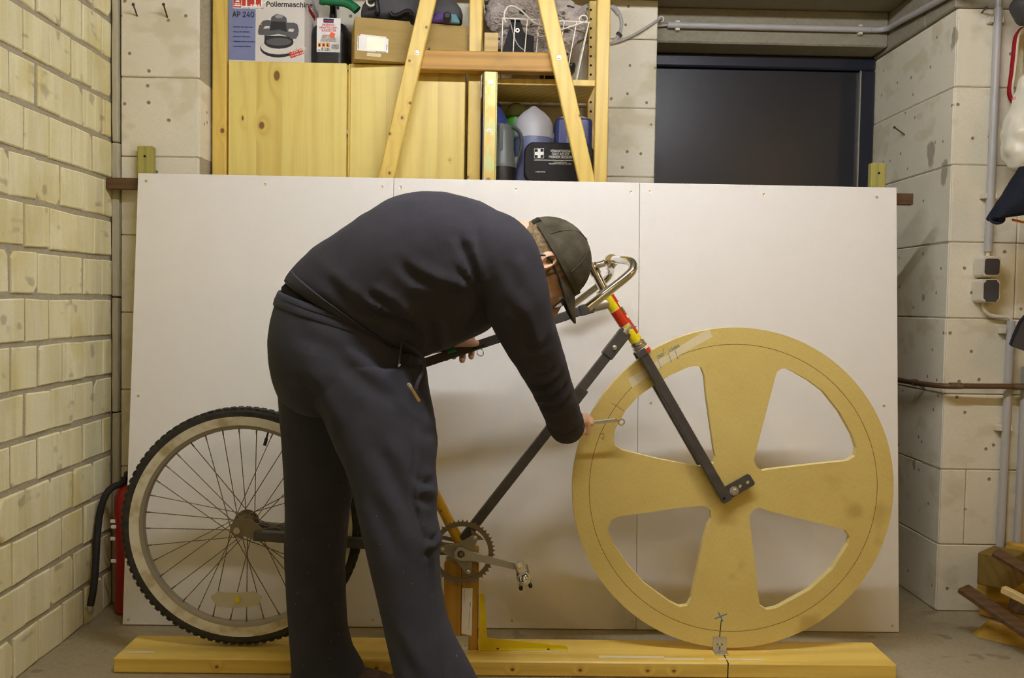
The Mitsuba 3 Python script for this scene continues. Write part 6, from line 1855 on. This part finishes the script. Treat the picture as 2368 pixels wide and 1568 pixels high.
# eyes, hair, cap, glasses
for s in (-1, 1):
    k = obj('eye', ell(82, 4, s * 31, 12, 12, 12, 2), 'bright_white', man_, smooth=True)
    obj('iris', ell(92.5, 3, s * 31, 3, 6, 6, 1), 'print_dark', k, smooth=True)
    obj('eyebrow', hb_((97, 22, s * 16, 3), (96, 27, s * 34, 3.5), (82, 22, s * 52, 2.5)), 'hair_mat', man_)
hm = man(ell(-5, 28, 0, 96, 86, 78.5))
pl_n = lambda f, u, s, nf, nu: ((lambda n_: (n_.tolist(), float(n_ @ hd3(f, u, s))))((HF * nf + HU * nu) / np.linalg.norm([nf, nu])))
hm = hm.trim_by_plane(*pl_n(0, 46, 0, 0, -1))
hm = hm.trim_by_plane(*pl_n(-10, 4, 0, -0.28, 1))
hm = hm.trim_by_plane(*pl_n(34, 20, 0, -1, 0.35))
hmm = tri(hm.refine_to_length(0.006))
hmm = trimesh.Trimesh(hmm.vertices, hmm.faces, process=True)
v, nn = np.array(hmm.vertices), np.array(hmm.vertex_normals)
v += nn * (0.0035 * (meshkit.noise(v * 260, 3) - 0.3))[:, None]
obj('hair', trimesh.Trimesh(v, hmm.faces, process=False), 'hair_mat', man_, smooth=True, label='short dark blond hair below the cap')
for s in (-1, 1):
    obj('sideburn', hb_((22, 34, s * 71, 6), (24, 8, s * 71, 5), (30, 30, s * 70, 5), (26, -6, s * 68, 3)), 'hair_mat', man_, smooth=50)

out_ = man(ell(-1, 26, 0, 101, 98, 85, 4)).trim_by_plane(*pl_n(0, 36, 0, 0.03, 1))
inn_ = man(ell(-1, 24, 0, 97.5, 94, 81.5, 4))
back_ = man(ell(-104, 36, 0, 30, 22, 34))
cpm = tri((out_ - inn_ - back_).refine_to_length(0.007))
cpm = trimesh.Trimesh(cpm.vertices, cpm.faces, process=True)
v, nn = np.array(cpm.vertices), np.array(cpm.vertex_normals)
v += nn * (0.005 * (meshkit.fbm(v * 26, 3, 13) - 0.5))[:, None]
capk = obj('cap', trimesh.Trimesh(v, cpm.faces, process=False), 'cap_mat', man_, smooth=40, label='worn dark brown baseball cap')
for a0 in (0, 60, 120):
    pts = []
    for t_ in np.linspace(8, 172, 22):
        ft, st_ = math.cos(math.radians(t_)) * math.cos(math.radians(a0)), math.cos(math.radians(t_)) * math.sin(math.radians(a0))
        pts.append(hd3(-1 + 101.5 * ft, max(38, 26 + 98.5 * math.sin(math.radians(t_))), 85.5 * st_))
    obj('seam', tube(pts, 0.0012, 6), 'cap_mat', capk)
obj('button', ell(-1, 124, 0, 6, 3.5, 6, 2), 'cap_mat', capk, smooth=True)
band_ = []
for a in np.linspace(0, 2 * np.pi, 72, endpoint=False):
    if math.cos(a) < -0.93: continue
    band_.append((a, hd3(-1 + 102.4 * math.cos(a), 44, 86.4 * math.sin(a))))
bb2_ = sorted([(a if a < math.pi else a - 2 * math.pi, p) for a, p in band_], key=lambda q: q[0])
obj('sweatband', ribbon([p for _, p in bb2_][::3], HU, 0.014, 0.003), 'cap_mat', capk, smooth=40)
obj('strap', ribbon([hd3(-1 + 99 * math.cos(a), 42, 83 * math.sin(a)) for a in np.linspace(math.pi - 0.5, math.pi + 0.5, 8)], HU, 0.020, 0.003), 'black_plastic', capk, smooth=40)
top, bot = [], []
S_ = np.linspace(-1, 1, 25)
for q in S_:
    s = q * 74
    f0 = 100 * math.sqrt(max(0.0, 1 - (s / 85.5) ** 2))
    row_t = []
    for k in np.linspace(0, 1, 9):
        Lb = 72 * (1 - abs(q) ** 3.0) * (0.95) + 2
        ff, uu = f0 - 4 + k * Lb * math.cos(math.radians(27)), 38 - k * Lb * math.sin(math.radians(27)) - 20 * q * q * (0.35 + 0.65 * k)
        row_t.append((ff, uu, s))
    top.append(row_t)
rs = []
for row in top:
    up_ = [hd3(f, u + 1.6, s) for f, u, s in row]
    dn_ = [hd3(f, u - 1.6, s) for f, u, s in row[::-1]]
    rs.append(np.array(up_ + dn_))
obj('brim', loft(rs), 'cap_mat', capk, smooth=40, label='curved brim pointing down')
gl = obj('glasses', cat(tube([hd3(0, 24, 79), hd3(45, 20, 76), hd3(90, 10, 66)], 0.0022, 8)), 'black_plastic', man_, label='dark framed glasses')
obj('temple', tube([hd3(0, 24, -79), hd3(45, 20, -76), hd3(90, 10, -66)], 0.0022, 8), 'black_plastic', gl)
obj('ear_tip', tube([hd3(4, 26, 79), hd3(-14, 16, 83), hd3(-26, 2, 82)], 0.0032, 8), 'black_plastic', gl)
for s in (-1, 1):
    c = hd3(101, 0, s * 33)
    obj('rim', ring([(0.021, -0.001), (0.0235, -0.001), (0.0235, 0.001), (0.021, 0.001)], c, HF * 0.97 + HS * s * 0.24, 28), 'black_plastic', gl)
    obj('lens', lathe([(0.021, -0.0004), (0.021, 0.0004)], c, HF * 0.97 + HS * s * 0.24, 28), 'clear_plastic', gl)
obj('bridge', tube([hd3(103, 4, -12), hd3(106, 7, 0), hd3(103, 4, 12)], 0.0018, 8), 'dull_metal', gl)

# the spanner in the right hand, and the green tool in the left
spn = thing('ring_spanner', 'chrome ring spanner held in the right hand in front of the big wooden wheel', 'spanner')
s0, s1, s2 = shaft(1292), V3(1423, 971.5, HY + 0.004), V3(1431, 975, HY + 0.010)
obj('shaft', bar(s0, s1, 0.0100, 0.0052, 0.0016, (0, 1, 0)), 'zinc', spn)
obj('neck', tube([s1 - (s1 - s0) * 0.01, s1, s2], [0.0040, 0.0042, 0.0042], 10), 'chrome', spn, smooth=40)
obj('ring', ring([(0.0062, -0.0055), (0.0092, -0.0055), (0.0100, 0.0), (0.0092, 0.0055), (0.0062, 0.0055)], V3(1437, 976, HY + 0.010), (0, 1, 0), 24), 'chrome', spn, smooth=40)
gt = thing('green_tool', 'bit of a green tool handle between the left hand and the bicycle tube', 'tool')
g_ = tp(1045) + np.array([0, -0.020, 0.010])
obj('handle', tube([tp(1036) + [0, -0.021, 0.010], tp(1054) + [0, -0.021, 0.010]], [0.006, 0.007], 10), 'green_hose', gt, smooth=40)
